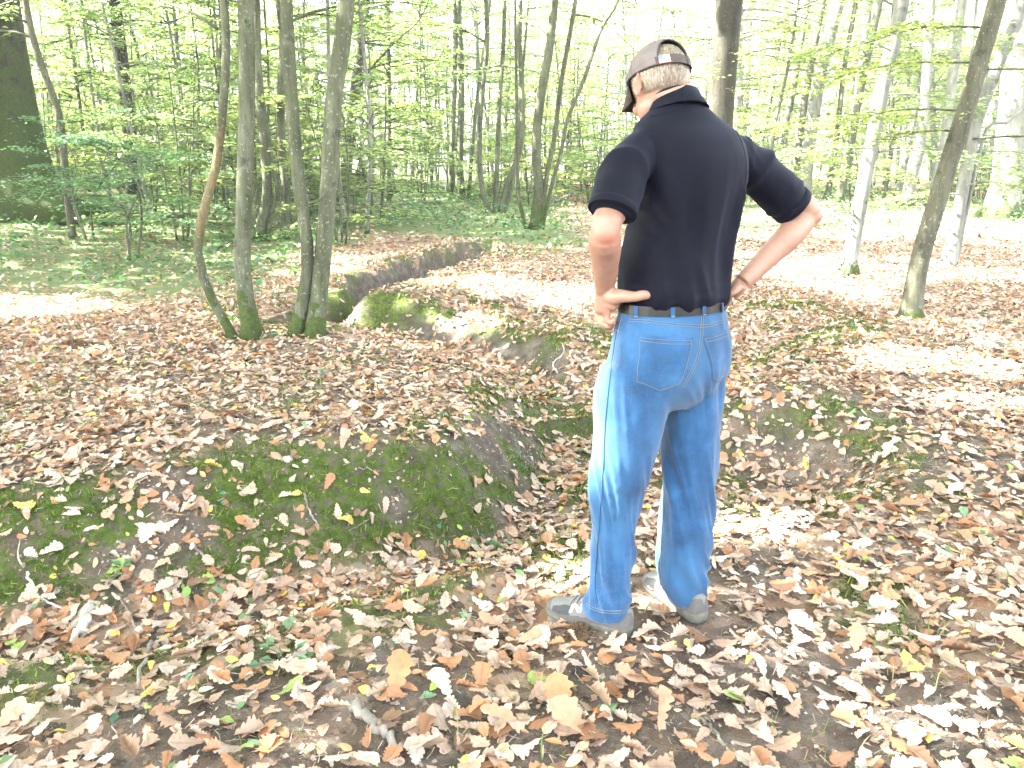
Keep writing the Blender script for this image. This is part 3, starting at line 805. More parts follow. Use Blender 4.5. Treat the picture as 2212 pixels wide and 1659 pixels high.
shrub((330, 455), 'broad sapling with bright leaf layers deep in the left thicket', 26, 3.2, 30, LEAFM, 1.8, 100, 4, .08)

# ------------------------------------------------------------------ repeated background trees
def proto_pole(seed, h, r, nb, L, bark, leafm, z0=1.6, size=.11, leaves=70, lean=.05, sides=8):
    t = Tree(seed); g_ = t.g
    n = 6; z = np.linspace(0, h, n)
    xy = np.cumsum(g_.normal(0, .10, (n, 2)), 0) + np.outer(z, g_.normal(0, lean, 2))
    xy -= xy[0]
    P = np.column_stack([xy, z]); P[0, 2] = -.15
    t.stem(P, r, r * .45, sides, .5, 22, .4)
    t.crown(z0, min(h * .98, 7.0), nb, L, leaves, size)
    return t, bark, leafm
def proto_stool(seed, h, r, ns, nb, L, bark, leafm, z0=1.8, size=.11, leaves=60):
    t = Tree(seed); g_ = t.g
    for k in range(ns):
        a = k * 6.283 / ns + g_.normal(0, .4); sp = g_.uniform(.5, 1.3)
        d = np.array([math.cos(a), math.sin(a)])
        z = np.array([-.15, .35, 1.2, 3.0, h * .6, h])
        q = np.array([.12, .28, .55, .8, 1.0, 1.3]) * sp
        P = np.column_stack([np.outer(q, d) + g_.normal(0, .06, (6, 2)), z])
        t.stem(P, r * g_.uniform(.7, 1.2), r * .4, 7, .35, 20, .3)
    t.crown(z0, min(h * .98, 6.5), nb, L, leaves, size)
    return t, bark, leafm
def proto_shrub(seed, h, n, L, leafm):
    t = Tree(seed); g_ = t.g
    for k in range(4):
        a = g_.uniform(0, 6.28); o = np.array([math.cos(a), math.sin(a), 0])
        t.stem(np.array([o * .08 - [0, 0, .1], o * .25 + [0, 0, h * .4], o * .5 + [g_.normal(0, .2), g_.normal(0, .2), h]]), .02, .006, 5, .2, 10)
    t.crown(.25, h * .98, n, L, 70, .09)
    return t, BARK, leafm
def place_kind(kind, protos, spots, label, group, cat='tree'):
    """the first spot of each prototype takes its own meshes; later spots get copies of the thing and each of its parts"""
    roots = [None] * len(protos)
    for i, (x, y, s, rz) in enumerate(spots):
        k = i % len(protos)
        loc = (x, y, hgt(x, y) - .03)
        if roots[k] is None:
            t, bark, lm = protos[k]
            roots[k] = t.build(kind, loc, bark, lm, label, cat, group, rz)
            roots[k].scale = (s, s, s)
        else:
            src = roots[k]
            r = src.copy(); COL.objects.link(r); r.location = loc; r.rotation_euler = (0, 0, rz); r.scale = (s, s, s)
            r['label'] = label; r['group'] = group
            for ch in src.children:
                c = ch.copy(); COL.objects.link(c); c.parent = r
g = np.random.default_rng(23)
taken = [tuple(o.location[:2]) for o in C.objects if o.type == 'EMPTY']
def spots(n, y0, y1, a0, a1, gap, g, keep=None):
    """random ground positions between two distances and two bearings (x/y), at least gap apart"""
    out = []
    for _ in range(n * 30):
        y = math.sqrt(g.uniform(y0 ** 2, y1 ** 2)); x = y * g.uniform(a0, a1)
        if keep and not keep(x, y): continue
        if all((x - a) ** 2 + (y - b) ** 2 > gap ** 2 for a, b in taken):
            taken.append((x, y)); out.append((x, y, g.uniform(.8, 1.25), g.uniform(0, 6.283)))
            if len(out) == n: break
    return out
clear = lambda x, y: not (x / y < -.50 and y < 20) and not (x / y > -.13 and y < 29)     # nothing grows right in front of the huge oak
thin = [proto_pole(100 + k, 9.5, .040, 26, 1.7, [BARK_PALE, BARK, BARK_PALE][k], [LEAFM, LEAF_YEL, LEAFM][k], 1.0, .12, 42, .05) for k in range(3)]
thin2 = [proto_pole(110 + k, 11, .065, 30, 2.1, [BARK_PALE, BARK, BARK_PALE][k], [LEAFM, LEAF_YEL][k % 2], 1.6, .13, 46, .05) for k in range(3)]
stool = [proto_stool(120 + k, 9, .038, 4 + k, 34, 2.0, BARK_PALE, [LEAFM, LEAF_YEL, LEAFM][k], 1.4, .12, 42) for k in range(3)]
big = [proto_pole(130 + k, 15, .17, 18, 3.2, [BARK_DARK, BARK_BROWN][k % 2], LEAFM, 4, .16, 70, .03, 12) for k in range(2)]
pale = [proto_pole(140 + k, 13, .13, 16, 3.0, BARK_PALE, LEAF_YEL, 3.2, .15, 70, .07, 10) for k in range(3)]
shr = [proto_shrub(150 + k, 2.6, 20, 1.4, [LEAFM, LEAF_YEL, LEAFM][k]) for k in range(3)]

place_kind('hornbeam_pole', thin, spots(56, 15, 36, -.66, -.17, .9, g, clear), 'slender grey stem in the dense leafy thicket left of the four-stemmed clump', 'thin stems in the left thicket')
place_kind('hornbeam_pole', thin, spots(64, 28, 46, -.19, .2, .9, g), 'slender grey stem in the thicket behind the clearing, between the clump and the man', 'thin stems behind the clearing')
place_kind('hornbeam_tree', thin2, spots(26, 19, 42, -.7, .13, 1.4, g, clear), 'mid-sized grey trunk with layered leaves in the wood behind the clearing', 'mid-sized trunks behind the clearing')
place_kind('hornbeam_coppice', stool, spots(24, 21, 42, -.6, .16, 1.8, g, clear), 'many-stemmed coppice with fanned thin stems in the wood behind the clearing', 'coppice stools behind the clearing')
place_kind('oak_tree', big, spots(8, 26, 46, -.68, .15, 3.5, g, clear), 'stout dark trunk standing deep in the wood behind the clearing', 'stout trunks deep in the wood')
place_kind('beech_tree', pale, spots(16, 24, 44, .22, .72, 2.0, g), 'pale sunlit trunk beyond the bright open ground to the right of the man', 'pale trunks beyond the open ground')
place_kind('hornbeam_pole', thin, spots(34, 27, 46, .2, .74, 1.0, g), 'thin stem in the bright far edge of wood to the right of the man', 'thin stems of the right-hand wood edge')
place_kind('beech_tree', thin2, spots(14, 25, 44, .2, .7, 1.5, g), 'mid-sized leaning trunk beyond the open ground to the right of the man', 'mid-sized trunks of the right-hand wood edge')
place_kind('beech_sapling', shr, spots(34, 14.5, 36, -.68, -.1, 1.2, g, clear), 'bushy leafy sapling filling the thicket left of the clearing', 'saplings of the left thicket', 'sapling')
place_kind('beech_sapling', shr, spots(46, 24, 44, -.16, .7, 1.4, g), 'bushy leafy sapling at the far side of the open ground', 'saplings of the far wood edge', 'sapling')

# ------------------------------------------------------------------ the far wood, one mass beyond what can be told apart
def far_wood():
    gg = np.random.default_rng(5); tg, lg = Geo(), Geo()
    for k in range(640):
        b_ = gg.uniform(-.85, .85) if k < 420 else gg.choice([-1, 1]) * gg.uniform(.85, 1.9)
        y = gg.uniform(46, 95) if k < 420 else gg.uniform(14, 60); x = y * b_; z = hgt(x, y)
        h = gg.uniform(9, 17); r = gg.uniform(.05, .2)
        P = np.array([[x, y, z - .2], [x + gg.normal(0, .3), y, z + h * .4], [x + gg.normal(0, .9), y, z + h]])
        V, F = tube(resample(P, 7), np.linspace(r, r * .4, 7), 6, False)
        tg.add(V, F, .2)
        n = 90
        c = np.array([x, y, z]) + gg.normal(0, 1, (n, 3)) * [1.7, 1.7, 0] + np.column_stack([np.zeros((n, 2)), gg.uniform(.04, .75, n) * h])
        c[:, 2] = np.round(c[:, 2] / .9) * .9 + gg.normal(0, .12, n)
        lg.add(*leaf_quads(c, gg.normal(0, 1, (n, 3)) * [1, 1, .3], gg.normal(0, .35, (n, 3)) + [0, 0, 1], gg.uniform(.25, .55, n), gg))
    root = empty('far_woods'); tag(root, kind='stuff')
    link('trunks', tg.mesh('far_trunks', aname='moss'), BARK, root)
    link('foliage', lg.mesh('far_foliage', smooth=False), LEAFM, root)
far_wood()

# ------------------------------------------------------------------ the closed canopy overhead, unseen leaf clumps placed only for shade, left out at chosen sun flecks
FLECKS = []
def fleck(px, py, rx, ry, z=0.0, ang=0.0):
    p = G(px, py); FLECKS.append((p[0], p[1], rx, ry, ang))
def fleck_at(x, y, rx, ry, z, ang=0.0):
    s = z / SUN_DIR[2]
    FLECKS.append((x - SUN_DIR[0] * s, y - SUN_DIR[1] * s, rx, ry, ang))
for f in [(560, 555, .95, .22), (475, 550, .5, .2), (50, 680, .5, .16), (955, 602, .32, .16), (1030, 702, .34, .16), (310, 855, .17, .12), (545, 792, .2, .1), (625, 1640, .14, .04), (2000, 1590, .26, .10), (2090, 1380, .12, .05),
          (2120, 870, .5, .16), (1960, 770, .6, .13), (2080, 595, 1.6, .18), (1830, 622, .7, .14), (1640, 1135, .22, .07), (1200, 1262, .17, .07), (1720, 560, .8, .2), (2000, 500, 3.5, 1.4),
          (745, 655, .2, .15), (590, 528, .8, .2), (1900, 585, 2.4, .22), (1700, 556, 1.6, .22), (1900, 478, 3.2, .6), (1350, 572, .6, .15), (2060, 800, .9, .16), (2150, 700, .7, .12), (2180, 740, .35, .1), (1560, 1160, .1, .05), (1700, 470, 3, 1.2)]:
    fleck(*f)
for z, rx, ry, x, y in [(.92, .10, .10, .25, 2.36), (.75, .13, .11, .27, 2.36), (.58, .13, .11, .28, 2.36), (.42, .11, .09, .28, 2.35), (.25, .06, .05, .28, 2.32), (.45, .08, .06, .50, 2.47), (.62, .09, .07, .50, 2.47)]:
    fleck_at(x, y, rx, ry, z)  # gaps cut so that sun reaches the legs
def canopy():
    gg = np.random.default_rng(77)
    n = 36000
    zc = gg.uniform(8.5, 14.5, n)
    gxp = gg.uniform(-17, 17, n); gyp = gg.uniform(-6, 27, n)          # where each clump's shadow falls
    gxp[:4200] = gg.uniform(-3.4, 3.4, 4200); gyp[:4200] = gg.uniform(.6, 6.5, 4200)      # extra clumps added to close stray sun gaps around the man
    edge = fbm(gxp * .35, gyp * .35, 101, 3)
    keep = np.ones(n, bool)
    keep &= gg.uniform(0, 1, n) < np.clip(1.25 - sstep(0, 4.5, gyp - np.where((gxp > 3.2) & (gxp < 8.5), 14.0, 11.5)) * 1.0 - sstep(5, 12, gxp) * .5, .10, 1)  # clumps kept further back in one strip to shade the oak behind the man
    keep &= ~((edge > .64) & (gyp > 8.5))
    for fx, fy, rx, ry, an in FLECKS:
        keep &= (((gxp - fx) / (rx + .21)) ** 2 + ((gyp - fy) / (ry + .18)) ** 2) > 1
    zc, gxp, gyp = zc[keep], gxp[keep], gyp[keep]
    k = 420                                                            # more leaf clumps added to keep the man's back in shade
    a, q = gg.uniform(0, 6.283, k), np.sqrt(gg.uniform(0, 1, k))
    zc = np.concatenate([zc, gg.uniform(8.5, 12, k)]); gxp = np.concatenate([gxp, 2.02 + .55 * q * np.cos(a) + .15 * q * np.sin(a)]); gyp = np.concatenate([gyp, 2.48 + .42 * q * np.sin(a)]); n = len(zc)
    c = np.stack([gxp, gyp, np.zeros(n)], 1) + SUN_DIR * (zc / SUN_DIR[2])[:, None]
    m_ = 4
    cc = np.repeat(c, m_, 0) + gg.normal(0, .09, (n * m_, 3))
    nr = SUN_DIR * .8 + np.array([0, 0, .5]) + gg.normal(0, .3, (n * m_, 3))
    V, F = leaf_quads(cc, gg.normal(0, 1, (n * m_, 3)), nr, gg.uniform(.26, .42, n * m_), gg)
    return mesh_np('shade_canopy_leaves', V, [F], smooth=False)
tag(link('shade_canopy_leaves', canopy(), LEAFM), kind='stuff')
# ================================================================== the man
DG = bpy.context.evaluated_depsgraph_get
YAW = R(28)
BF = np.array([-math.sin(YAW), math.cos(YAW), 0.0]); BR = np.array([math.cos(YAW), math.sin(YAW), 0.0]); BU = np.array([0, 0, 1.0])

def rings_mesh(rings):
    """closed loft through equal rings of points"""
    Rg = np.asarray(rings); n, k = Rg.shape[:2]
    V = np.vstack([Rg.reshape(-1, 3), Rg[0].mean(0), Rg[-1].mean(0)])
    i = np.arange(n - 1)[:, None] * k; j = np.arange(k)[None]
    F = [tuple(f) for f in np.stack([i + j, i + (j + 1) % k, i + k + (j + 1) % k, i + k + j], -1).reshape(-1, 4)]
    F += [((b + 1) % k, b, n * k) for b in range(k)] + [(b + (n - 1) * k, (b + 1) % k + (n - 1) * k, n * k + 1) for b in range(k)]
    return V, F
def ell_ring(c, u, v, a, b, k=28, p=2.0):
    th = np.linspace(0, 2 * math.pi, k, endpoint=False)
    cs, sn = np.cos(th), np.sin(th)
    f = (np.abs(cs) ** p + np.abs(sn) ** p) ** (-1 / p)
    return np.asarray(c) + (a * f * cs)[:, None] * u + (b * f * sn)[:, None] * v
def path_loft(P, ra, rb=None, ref=None, k=24, n=None, p=2.0):
    """loft along a path: P rows x,y,z; ra, rb half widths across (ref side) and the other way"""
    P = np.asarray(P, float); ra = np.asarray(ra, float); rb = ra if rb is None else np.asarray(rb, float)
    Q = np.column_stack([P, ra, rb])
    if n: Q = resample(Q, n)
    T = np.gradient(Q[:, :3], axis=0); T /= np.linalg.norm(T, axis=1)[:, None]
    ref = BR if ref is None else np.asarray(ref, float)
    out = []
    for q, t_ in zip(Q, T):
        u = ref - t_ * ref.dot(t_); u /= np.linalg.norm(u); v = np.cross(t_, u)
        out.append(ell_ring(q[:3], u, v, q[3], q[4], k, p))
    return rings_mesh(out)
def blob(c, axes, half, k=20, n=14):
    """ellipsoid: axes three unit rows, half three half lengths"""
    ph = np.linspace(0.04, math.pi - .04, n)
    return rings_mesh([ell_ring(np.asarray(c) + axes[2] * half[2] * math.cos(a), axes[0], axes[1], half[0] * math.sin(a), half[1] * math.sin(a), k) for a in ph[::-1]])
def fuse(parts, voxel, smooth=6, lam=.5):
    """join closed pieces into one continuous surface; returns vertices, quads"""
    V, F, o = [], [], 0
    for v, f in parts:
        V.append(v); F += [tuple(int(i) + o for i in q) for q in f]; o += len(v)
    me = bpy.data.meshes.new('work'); me.from_pydata(np.concatenate(V).tolist(), [], F)
    bm = bmesh.new(); bm.from_mesh(me); bmesh.ops.recalc_face_normals(bm, faces=bm.faces); bm.to_mesh(me); bm.free()
    ob = bpy.data.objects.new('work', me); COL.objects.link(ob)
    md = ob.modifiers.new('r', 'REMESH'); md.mode = 'VOXEL'; md.voxel_size = voxel
    if smooth:
        ms = ob.modifiers.new('s', 'SMOOTH'); ms.factor = lam; ms.iterations = smooth
    dg = DG(); ev = ob.evaluated_get(dg); m2 = ev.to_mesh()
    n = len(m2.vertices); co = np.empty(n * 3, np.float32); m2.vertices.foreach_get('co', co)
    no = np.empty(n * 3, np.float32); m2.vertices.foreach_get('normal', no)
    fs = np.array([tuple(p.vertices) for p in m2.polygons if len(p.vertices) == 4], int)
    ft = np.array([tuple(p.vertices) for p in m2.polygons if len(p.vertices) == 3], int)
    ev.to_mesh_clear(); bpy.data.objects.remove(ob); bpy.data.meshes.remove(me)
    return co.reshape(-1, 3).astype(float), no.reshape(-1, 3).astype(float), [fs, ft] if len(ft) else [fs]
def relax(V, faces, it, lam=.5):
    e = np.concatenate([np.stack([f[:, k], f[:, (k + 1) % f.shape[1]]], 1) for f in faces for k in range(f.shape[1])])
    e = np.concatenate([e, e[:, ::-1]]); cnt = np.bincount(e[:, 0], minlength=len(V))[:, None] + 1e-9
    for _ in range(it):
        a = np.stack([np.bincount(e[:, 0], weights=V[e[:, 1], k], minlength=len(V)) for k in range(3)], 1) / cnt
        V = V * (1 - lam) + a * lam
    return V
def bvh_of(V, faces):
    return BVHTree.FromPolygons([tuple(v) for v in V], [tuple(int(i) for i in f) for q in faces for f in q])
def surf(bvh, px, py):
    d = ray(px, py); h = bvh.ray_cast(Vector((0, 0, CAM_H)), Vector(d).normalized(), 20)
    return (np.array(h[0]), np.array(h[1])) if h[0] is not None else None
def surf_line(bvh, pts, n=60, lift=.0012):
    """points on a garment's surface along a line"""
    out = []
    for q in resample(np.array([(a, b, 0) for a, b in pts], float), n):
        h = surf(bvh, q[0], q[1])
        if h is not None: out.append(h[0] + h[1] * lift)
    return np.array(out)
def simple_mat(name, col, rough=.7, nscale=0, namp=.0, bscale=0, bstr=.2, bdist=.002, spec=.3):
    m, t, b, out = new_mat(name)
    if nscale:
        nz = noise(t, nscale, 5, .65)
        c = ramp(t, [(.3, tuple(v * (1 - namp) for v in col)), (.7, tuple(min(1, v * (1 + namp)) for v in col))], nz)
        t.links.new(c, b.inputs['Base Color'])
    else: b.inputs['Base Color'].default_value = (*col, 1)
    b.inputs['Roughness'].default_value = rough; b.inputs['Specular IOR Level'].default_value = spec
    if bscale: bump(t, b, noise(t, bscale, 3, .6), bstr, bdist)
    return m

# ---- materials
def denim():
    m, t, b, out = new_mat('denim')
    P = coords(t)
    big = noise(t, 9, 5, .6, P)
    c = ramp(t, [(.32, (.0035, .021, .058)), (.52, (.0075, .040, .105)), (.70, (.020, .078, .175))], big)
    wv = noise(t, 420, 2, .6, P)
    c = mix(t, math_n(t, 'MULTIPLY', math_n(t, 'SUBTRACT', wv, .35, True), .8), c, (.045, .125, .22))
    wr = attr(t, 'wear').outputs['Fac']
    c = mix(t, math_n(t, 'MULTIPLY', wr, .6), c, (.025, .085, .165))
    t.links.new(c, b.inputs['Base Color']); b.inputs['Roughness'].default_value = .85; b.inputs['Specular IOR Level'].default_value = .2
    b.inputs['Sheen Weight'].default_value = .15
    bump(t, b, math_n(t, 'ADD', noise(t, 500, 2, .5, P), math_n(t, 'MULTIPLY', noise(t, 40, 4, .6, P), 1.2)), .3, .002)
    return m
def polo():
    m, t, b, out = new_mat('navy_pique')
    P = coords(t)
    c = ramp(t, [(.3, (.0007, .0010, .0032)), (.7, (.0014, .0020, .0060))], noise(t, 12, 4, .6, P))
    t.links.new(c, b.inputs['Base Color']); b.inputs['Roughness'].default_value = .75; b.inputs['Specular IOR Level'].default_value = .12
    b.inputs['Sheen Weight'].default_value = .05; b.inputs['Sheen Roughness'].default_value = .5; b.inputs['Sheen Tint'].default_value = (.35, .42, .8, 1)
    bump(t, b, noise(t, 600, 2, .5, P), .25, .001)
    return m
def skin():
    m, t, b, out = new_mat('skin')
    P = coords(t)
    c = ramp(t, [(.3, (.20, .108, .072)), (.7, (.26, .150, .106))], noise(t, 22, 6, .7, P))
    rd = attr(t, 'red').outputs['Fac']
    c = mix(t, math_n(t, 'MULTIPLY', rd, .75), c, (.27, .06, .035))
    t.links.new(c, b.inputs['Base Color']); b.inputs['Roughness'].default_value = .5; b.inputs['Specular IOR Level'].default_value = .35
    b.inputs['Subsurface Weight'].default_value = .12; b.inputs['Subsurface Radius'].default_value = (.02, .008, .005); b.inputs['Subsurface Scale'].default_value = .5
    bump(t, b, noise(t, 260, 4, .6, P), .12, .001)
    return m
M_DENIM, M_POLO, M_SKIN = denim(), polo(), skin()
M_THREAD = simple_mat('seam_thread', (0.126, 0.126, 0.115), .8)
M_SEAMDK = simple_mat('seam_fold', (.014, .045, .11), .9)
M_BELT = simple_mat('belt_leather', (.007, .0065, .005), .45, 60, .3, 200, .2)
M_CAP = simple_mat('cap_cotton', (0.105, 0.090, 0.086), .9, 30, .18, 500, .25, .001)
M_BRIM = simple_mat('brim_cloth', (.030, .022, .018), .9, 40, .2, 400, .25, .001)
M_STRAP = simple_mat('cap_strap', (.045, .036, .034), .8, 60, .2, 400, .2, .001)
M_HAIR = None
def hairm():
    m, t, b, out = new_mat('grey_blond_hair')
    g_ = t.nodes.new('ShaderNodeNewGeometry')
    c = ramp(t, [(0, (.10, .075, .045)), (.4, (.14, .11, .072)), (.75, (.19, .158, .115)), (1, (.27, .24, .19))], g_.outputs['Random Per Island'])
    t.links.new(c, b.inputs['Base Color']); b.inputs['Roughness'].default_value = .45; b.inputs['Specular IOR Level'].default_value = .4
    return m
M_HAIR = hairm()
M_SOLE = simple_mat('sole_rubber', (0.082, 0.080, 0.064), .8, 30, .25, 120, .3)
M_SUEDE = simple_mat('grey_suede', (0.072, 0.070, 0.067), .95, 50, .2, 300, .3)
M_SUEDE_DK = simple_mat('dark_suede', (0.038, 0.041, 0.041), .95, 50, .2, 300, .3)
M_MESHW = simple_mat('pale_shoe_mesh', (0.115, 0.113, 0.110), .85, 300, .25, 500, .4)
M_LOGO = simple_mat('white_letter', (0.50, 0.50, 0.50), .6)
M_LACE = simple_mat('lace_cord', (0.195, 0.191, 0.183), .9)

# ---- body: head, neck, trunk, arms, hands (one continuous surface)
HY, HP = R(19), R(33)
hd = np.array([-math.sin(HY), math.cos(HY), 0]); HR = np.array([math.cos(HY), math.sin(HY), 0])
HF = hd * math.cos(HP) - BU * math.sin(HP); HU = BU * math.cos(HP) + hd * math.sin(HP)
HC = W(1423, 176, 2.465)
def H(r, f, u): return HC + HR * r + HF * f + HU * u
head_axes = np.array([HR, HF, HU])
neck0, neck1 = W(1472, 300, 2.40), H(0, -.035, -.06)
parts = []
parts.append(blob(H(0, -.004, .004), head_axes, (.074, .097, .088), 28, 18))            # cranium
parts.append(blob(H(0, .036, -.050), head_axes, (.062, .062, .070), 24, 14))             # face
parts.append(blob(H(0, .050, -.092), head_axes, (.042, .042, .030), 20, 12))             # jaw and chin
for s in (-1, 1):
    parts.append(blob(H(s * .047, .022, -.078), head_axes, (.020, .045, .030), 16, 10))  # jaw angle
    parts.append(blob(H(s * .038, .078, -.040), head_axes, (.020, .016, .020), 12, 8))   # cheek
    ec = H(s * .080, -.014, -.026)
    eo = HR * s * .80 - HF * .60; eo /= np.linalg.norm(eo); ef = HF * .80 + HR * s * .60; ef /= np.linalg.norm(ef)   # the ear stands off the head
    parts.append(blob(ec + eo * .004, np.array([eo, ef, HU]), (.0062, .015, .027), 16, 12))
    al = np.linspace(-.9, 4.2, 14)
    parts.append(path_loft([ec + eo * .010 - ef * .0165 * np.cos(q - 1.6) * -1 * (-1) + HU * (.004 + .027 * np.sin(q) * 1.0) for q in al], np.full(14, .0046), n=22, k=12, ref=eo))
    parts.append(blob(ec + eo * .006 + ef * .006 - HU * .027, np.array([eo, ef, HU]), (.006, .009, .010), 14, 10))
parts.append(blob(H(0, .100, -.048), head_axes, (.013, .020, .026), 14, 10))             # nose
parts.append(blob(H(0, .112, -.060), head_axes, (.015, .012, .010), 12, 8))
parts.append(blob(H(0, .090, -.083), head_axes, (.024, .012, .007), 12, 8))              # lips
parts.append(blob(H(0, .088, -.018), head_axes, (.052, .014, .010), 14, 8))              # brow
parts.append(path_loft([neck0 - [0, 0, .05], neck0, neck0 * .5 + neck1 * .5, neck1], [.085, .064, .0575, .060], [.09, .064, .060, .066], n=10))
# trunk under the shirt
parts.append(path_loft([W(1457, 600, 2.40), W(1468, 450, 2.40), W(1478, 330, 2.40), W(1472, 285, 2.40)], [.135, .145, .15, .09], [.085, .095, .085, .06], n=12))
# arms
LSH, LEL, LWR = W(1378, 338, 2.315), W(1308, 500, 2.175), W(1307, 628, 2.345)
RSH, REL, RWR = W(1588, 342, 2.49), W(1752, 462, 2.56), W(1604, 610, 2.455)
parts.append(path_loft([LSH + (.08, .03, .02), LSH, LSH * .5 + LEL * .5, LEL + (0, 0, .02), LEL], [.036, .040, .041, .041, .040], n=14))
parts.append(path_loft([LEL + (0, -.004, .016), LEL + (0, .01, -.02), LEL * .7 + LWR * .3, LEL * .4 + LWR * .6, LWR], [.036, .044, .044, .037, .0285], [.036, .043, .041, .034, .024], n=16))
parts.append(blob(LEL + (-.002, -.018, -.004), np.eye(3), (.030, .026, .032)))
parts.append(path_loft([RSH + (-.08, -.03, .02), RSH, RSH * .5 + REL * .5, REL + (-.02, 0, .02), REL], [.036, .040, .041, .040, .037], n=14))
parts.append(path_loft([REL + (.012, 0, .004), REL + (-.02, 0, -.015), REL * .7 + RWR * .3, REL * .4 + RWR * .6, RWR], [.030, .041, .043, .036, .028], [.030, .041, .043, .035, .026], n=16))
parts.append(blob(REL + (.006, -.004, -.004), np.eye(3), (.030, .028, .029)))
# left hand: palm, thumb along the waist, four curled fingers
LPK = W(1304, 668, 2.362)
parts.append(path_loft([LWR + (0, 0, .012), LWR * .6 + LPK * .4, LPK, W(1304, 676, 2.362)], [.027, .029, .027, .020], [.024, .031, .036, .032], ref=(1, .2, 0), n=10))
parts.append(path_loft([W(1309, 634, 2.345), W(1325, 641, 2.318), W(1345, 640, 2.292), W(1372, 641, 2.276), W(1386, 638, 2.270), W(1400, 637, 2.272), W(1410, 636, 2.276)], [.021, .0250, .0195, .0150, .0150, .0125, .0085], n=22, ref=(0, 0, 1)))
for f_ in ([(1316, 660, 2.336), (1312, 690, 2.334), (1321, 698, 2.328), (1329, 688, 2.322)], [(1308, 664, 2.354), (1303, 697, 2.352), (1315, 706, 2.344), (1327, 700, 2.336)],
           [(1300, 664, 2.372), (1296, 694, 2.371), (1309, 707, 2.362), (1324, 708, 2.352)], [(1293, 660, 2.389), (1290, 687, 2.388), (1302, 701, 2.378), (1316, 708, 2.368)]):
    parts.append(path_loft([W(*q) for q in f_], [.0095, .0088, .0080, .0062], n=14, k=14, ref=(0, 1, .2)))
# right hand resting behind the hip
RPK = W(1580, 634, 2.475)
parts.append(blob(W(1326, 652, 2.322), np.eye(3), (.020, .016, .026)))     # web between thumb and palm
parts.append(path_loft([RWR, RWR * .5 + RPK * .5, RPK], [.027, .028, .026], [.018, .017, .014], ref=(.3, 0, 1), n=8))
parts.append(path_loft([W(1598, 616, 2.44), W(1586, 630, 2.424), W(1572, 638, 2.42)], [.014, .0115, .008], n=10))
for k in range(4):
    a = np.array([.0, .012 * k, -.011 * k])
    parts.append(path_loft([W(1582, 628, 2.475) + a, W(1576, 640, 2.525) + a, W(1560, 642, 2.56) + a, W(1545, 640, 2.578) + a], [.0095, .009, .0082, .0065], n=12, k=12, ref=(0, .3, 1)))
Vb, Nb, Fb = fuse(parts, .0042, 4)
red = np.exp(-((np.linalg.norm(Vb - (LEL + (0, -.03, -.012)), axis=1)) / .022) ** 2) * .9
red = np.maximum(red, .55 * np.exp(-((np.linalg.norm(Vb - H(-.082, -.012, -.026), axis=1)) / .024) ** 2))
red = np.maximum(red, .30 * (np.linalg.norm(Vb - W(1306, 690, 2.35), axis=1) < .05))
person = link('person', mesh_np('person', Vb, Fb, fattr={'red': red}), M_SKIN)
tag(person, 'man in navy polo shirt, blue jeans and brown cap standing with hands on hips', 'person')

# ---- jeans
def px_ring_loft(rows, b_, yaw=True, k=32, n=26, p=2.0, tilt=0.0):
    """rows: (py, centre px, half width px, ground distance, front-back half depth, shift forward)"""
    rings = []
    Q = resample(np.array([(r[0], 0, 0, *r[1:]) for r in rows], float), n)
    for q in Q:
        py, cx, hw, Yv, bb, sh = q[0], q[3], q[4], q[5], q[6], q[7]
        c = W(cx, py, Yv); hwm = pxsize(hw, Yv, py)
        a = math.sqrt(max(hwm ** 2 - (bb * math.sin(YAW)) ** 2, .0004)) / math.cos(YAW)
        rg = ell_ring(c + BF * sh, BR, BF, a, bb, k, p)
        rg[:, 2] -= ((rg - c) @ hd) * math.tan(R(21)) * tilt * float(sstep(268, 226, py))     # the neckline dips forward
        rings.append(rg)
    return rings_mesh(rings[::-1])
def leg_loft(rows, k=28, n=30):
    Q = np.array([[*W(r[1], r[0], r[3]), pxsize(r[2], r[3], r[0]), pxsize(r[2], r[3], r[0]) * r[4]] for r in rows])
    return path_loft(Q[:, :3], Q[:, 3], Q[:, 4], ref=(1, .25, 0), k=k, n=n)
pelvis = px_ring_loft([(652, 1457, 112, 2.40, .112, .004), (690, 1451, 121, 2.40, .122, -.002), (740, 1445, 130, 2.40, .136, -.012), (790, 1436, 132, 2.40, .138, -.014), (840, 1425, 132, 2.40, .122, -.004), (875, 1428, 112, 2.40, .085, .006)], .12, p=2.3)
lleg = leg_loft([(790, 1372, 70, 2.345, 1.15), (860, 1366, 79, 2.34, 1.12), (950, 1353, 71, 2.335, 1.08), (1014, 1341, 64, 2.33, 1.05), (1067, 1332, 56, 2.325, 1.05), (1120, 1330, 50, 2.32, 1.05), (1178, 1328, 45.5, 2.315, 1.08), (1240, 1322, 44, 2.315, 1.1), (1290, 1312, 48, 2.315, 1.12), (1318, 1309, 48.5, 2.315, 1.14), (1326, 1309, 44, 2.315, 1.1)])
rleg = leg_loft([(790, 1496, 64, 2.45, 1.2), (880, 1496, 59, 2.45, 1.2), (950, 1490, 59.5, 2.448, 1.15), (1067, 1486, 58, 2.44, 1.08), (1150, 1481, 56, 2.43, 1.05), (1222, 1476, 55.5, 2.425, 1.05), (1262, 1478, 50, 2.42, 1.08), (1287, 1480, 45, 2.42, 1.1), (1294, 1480, 38, 2.42, 1.1)])
Vj, Nj, Fj = fuse([pelvis, lleg, rleg], .0075, 7)
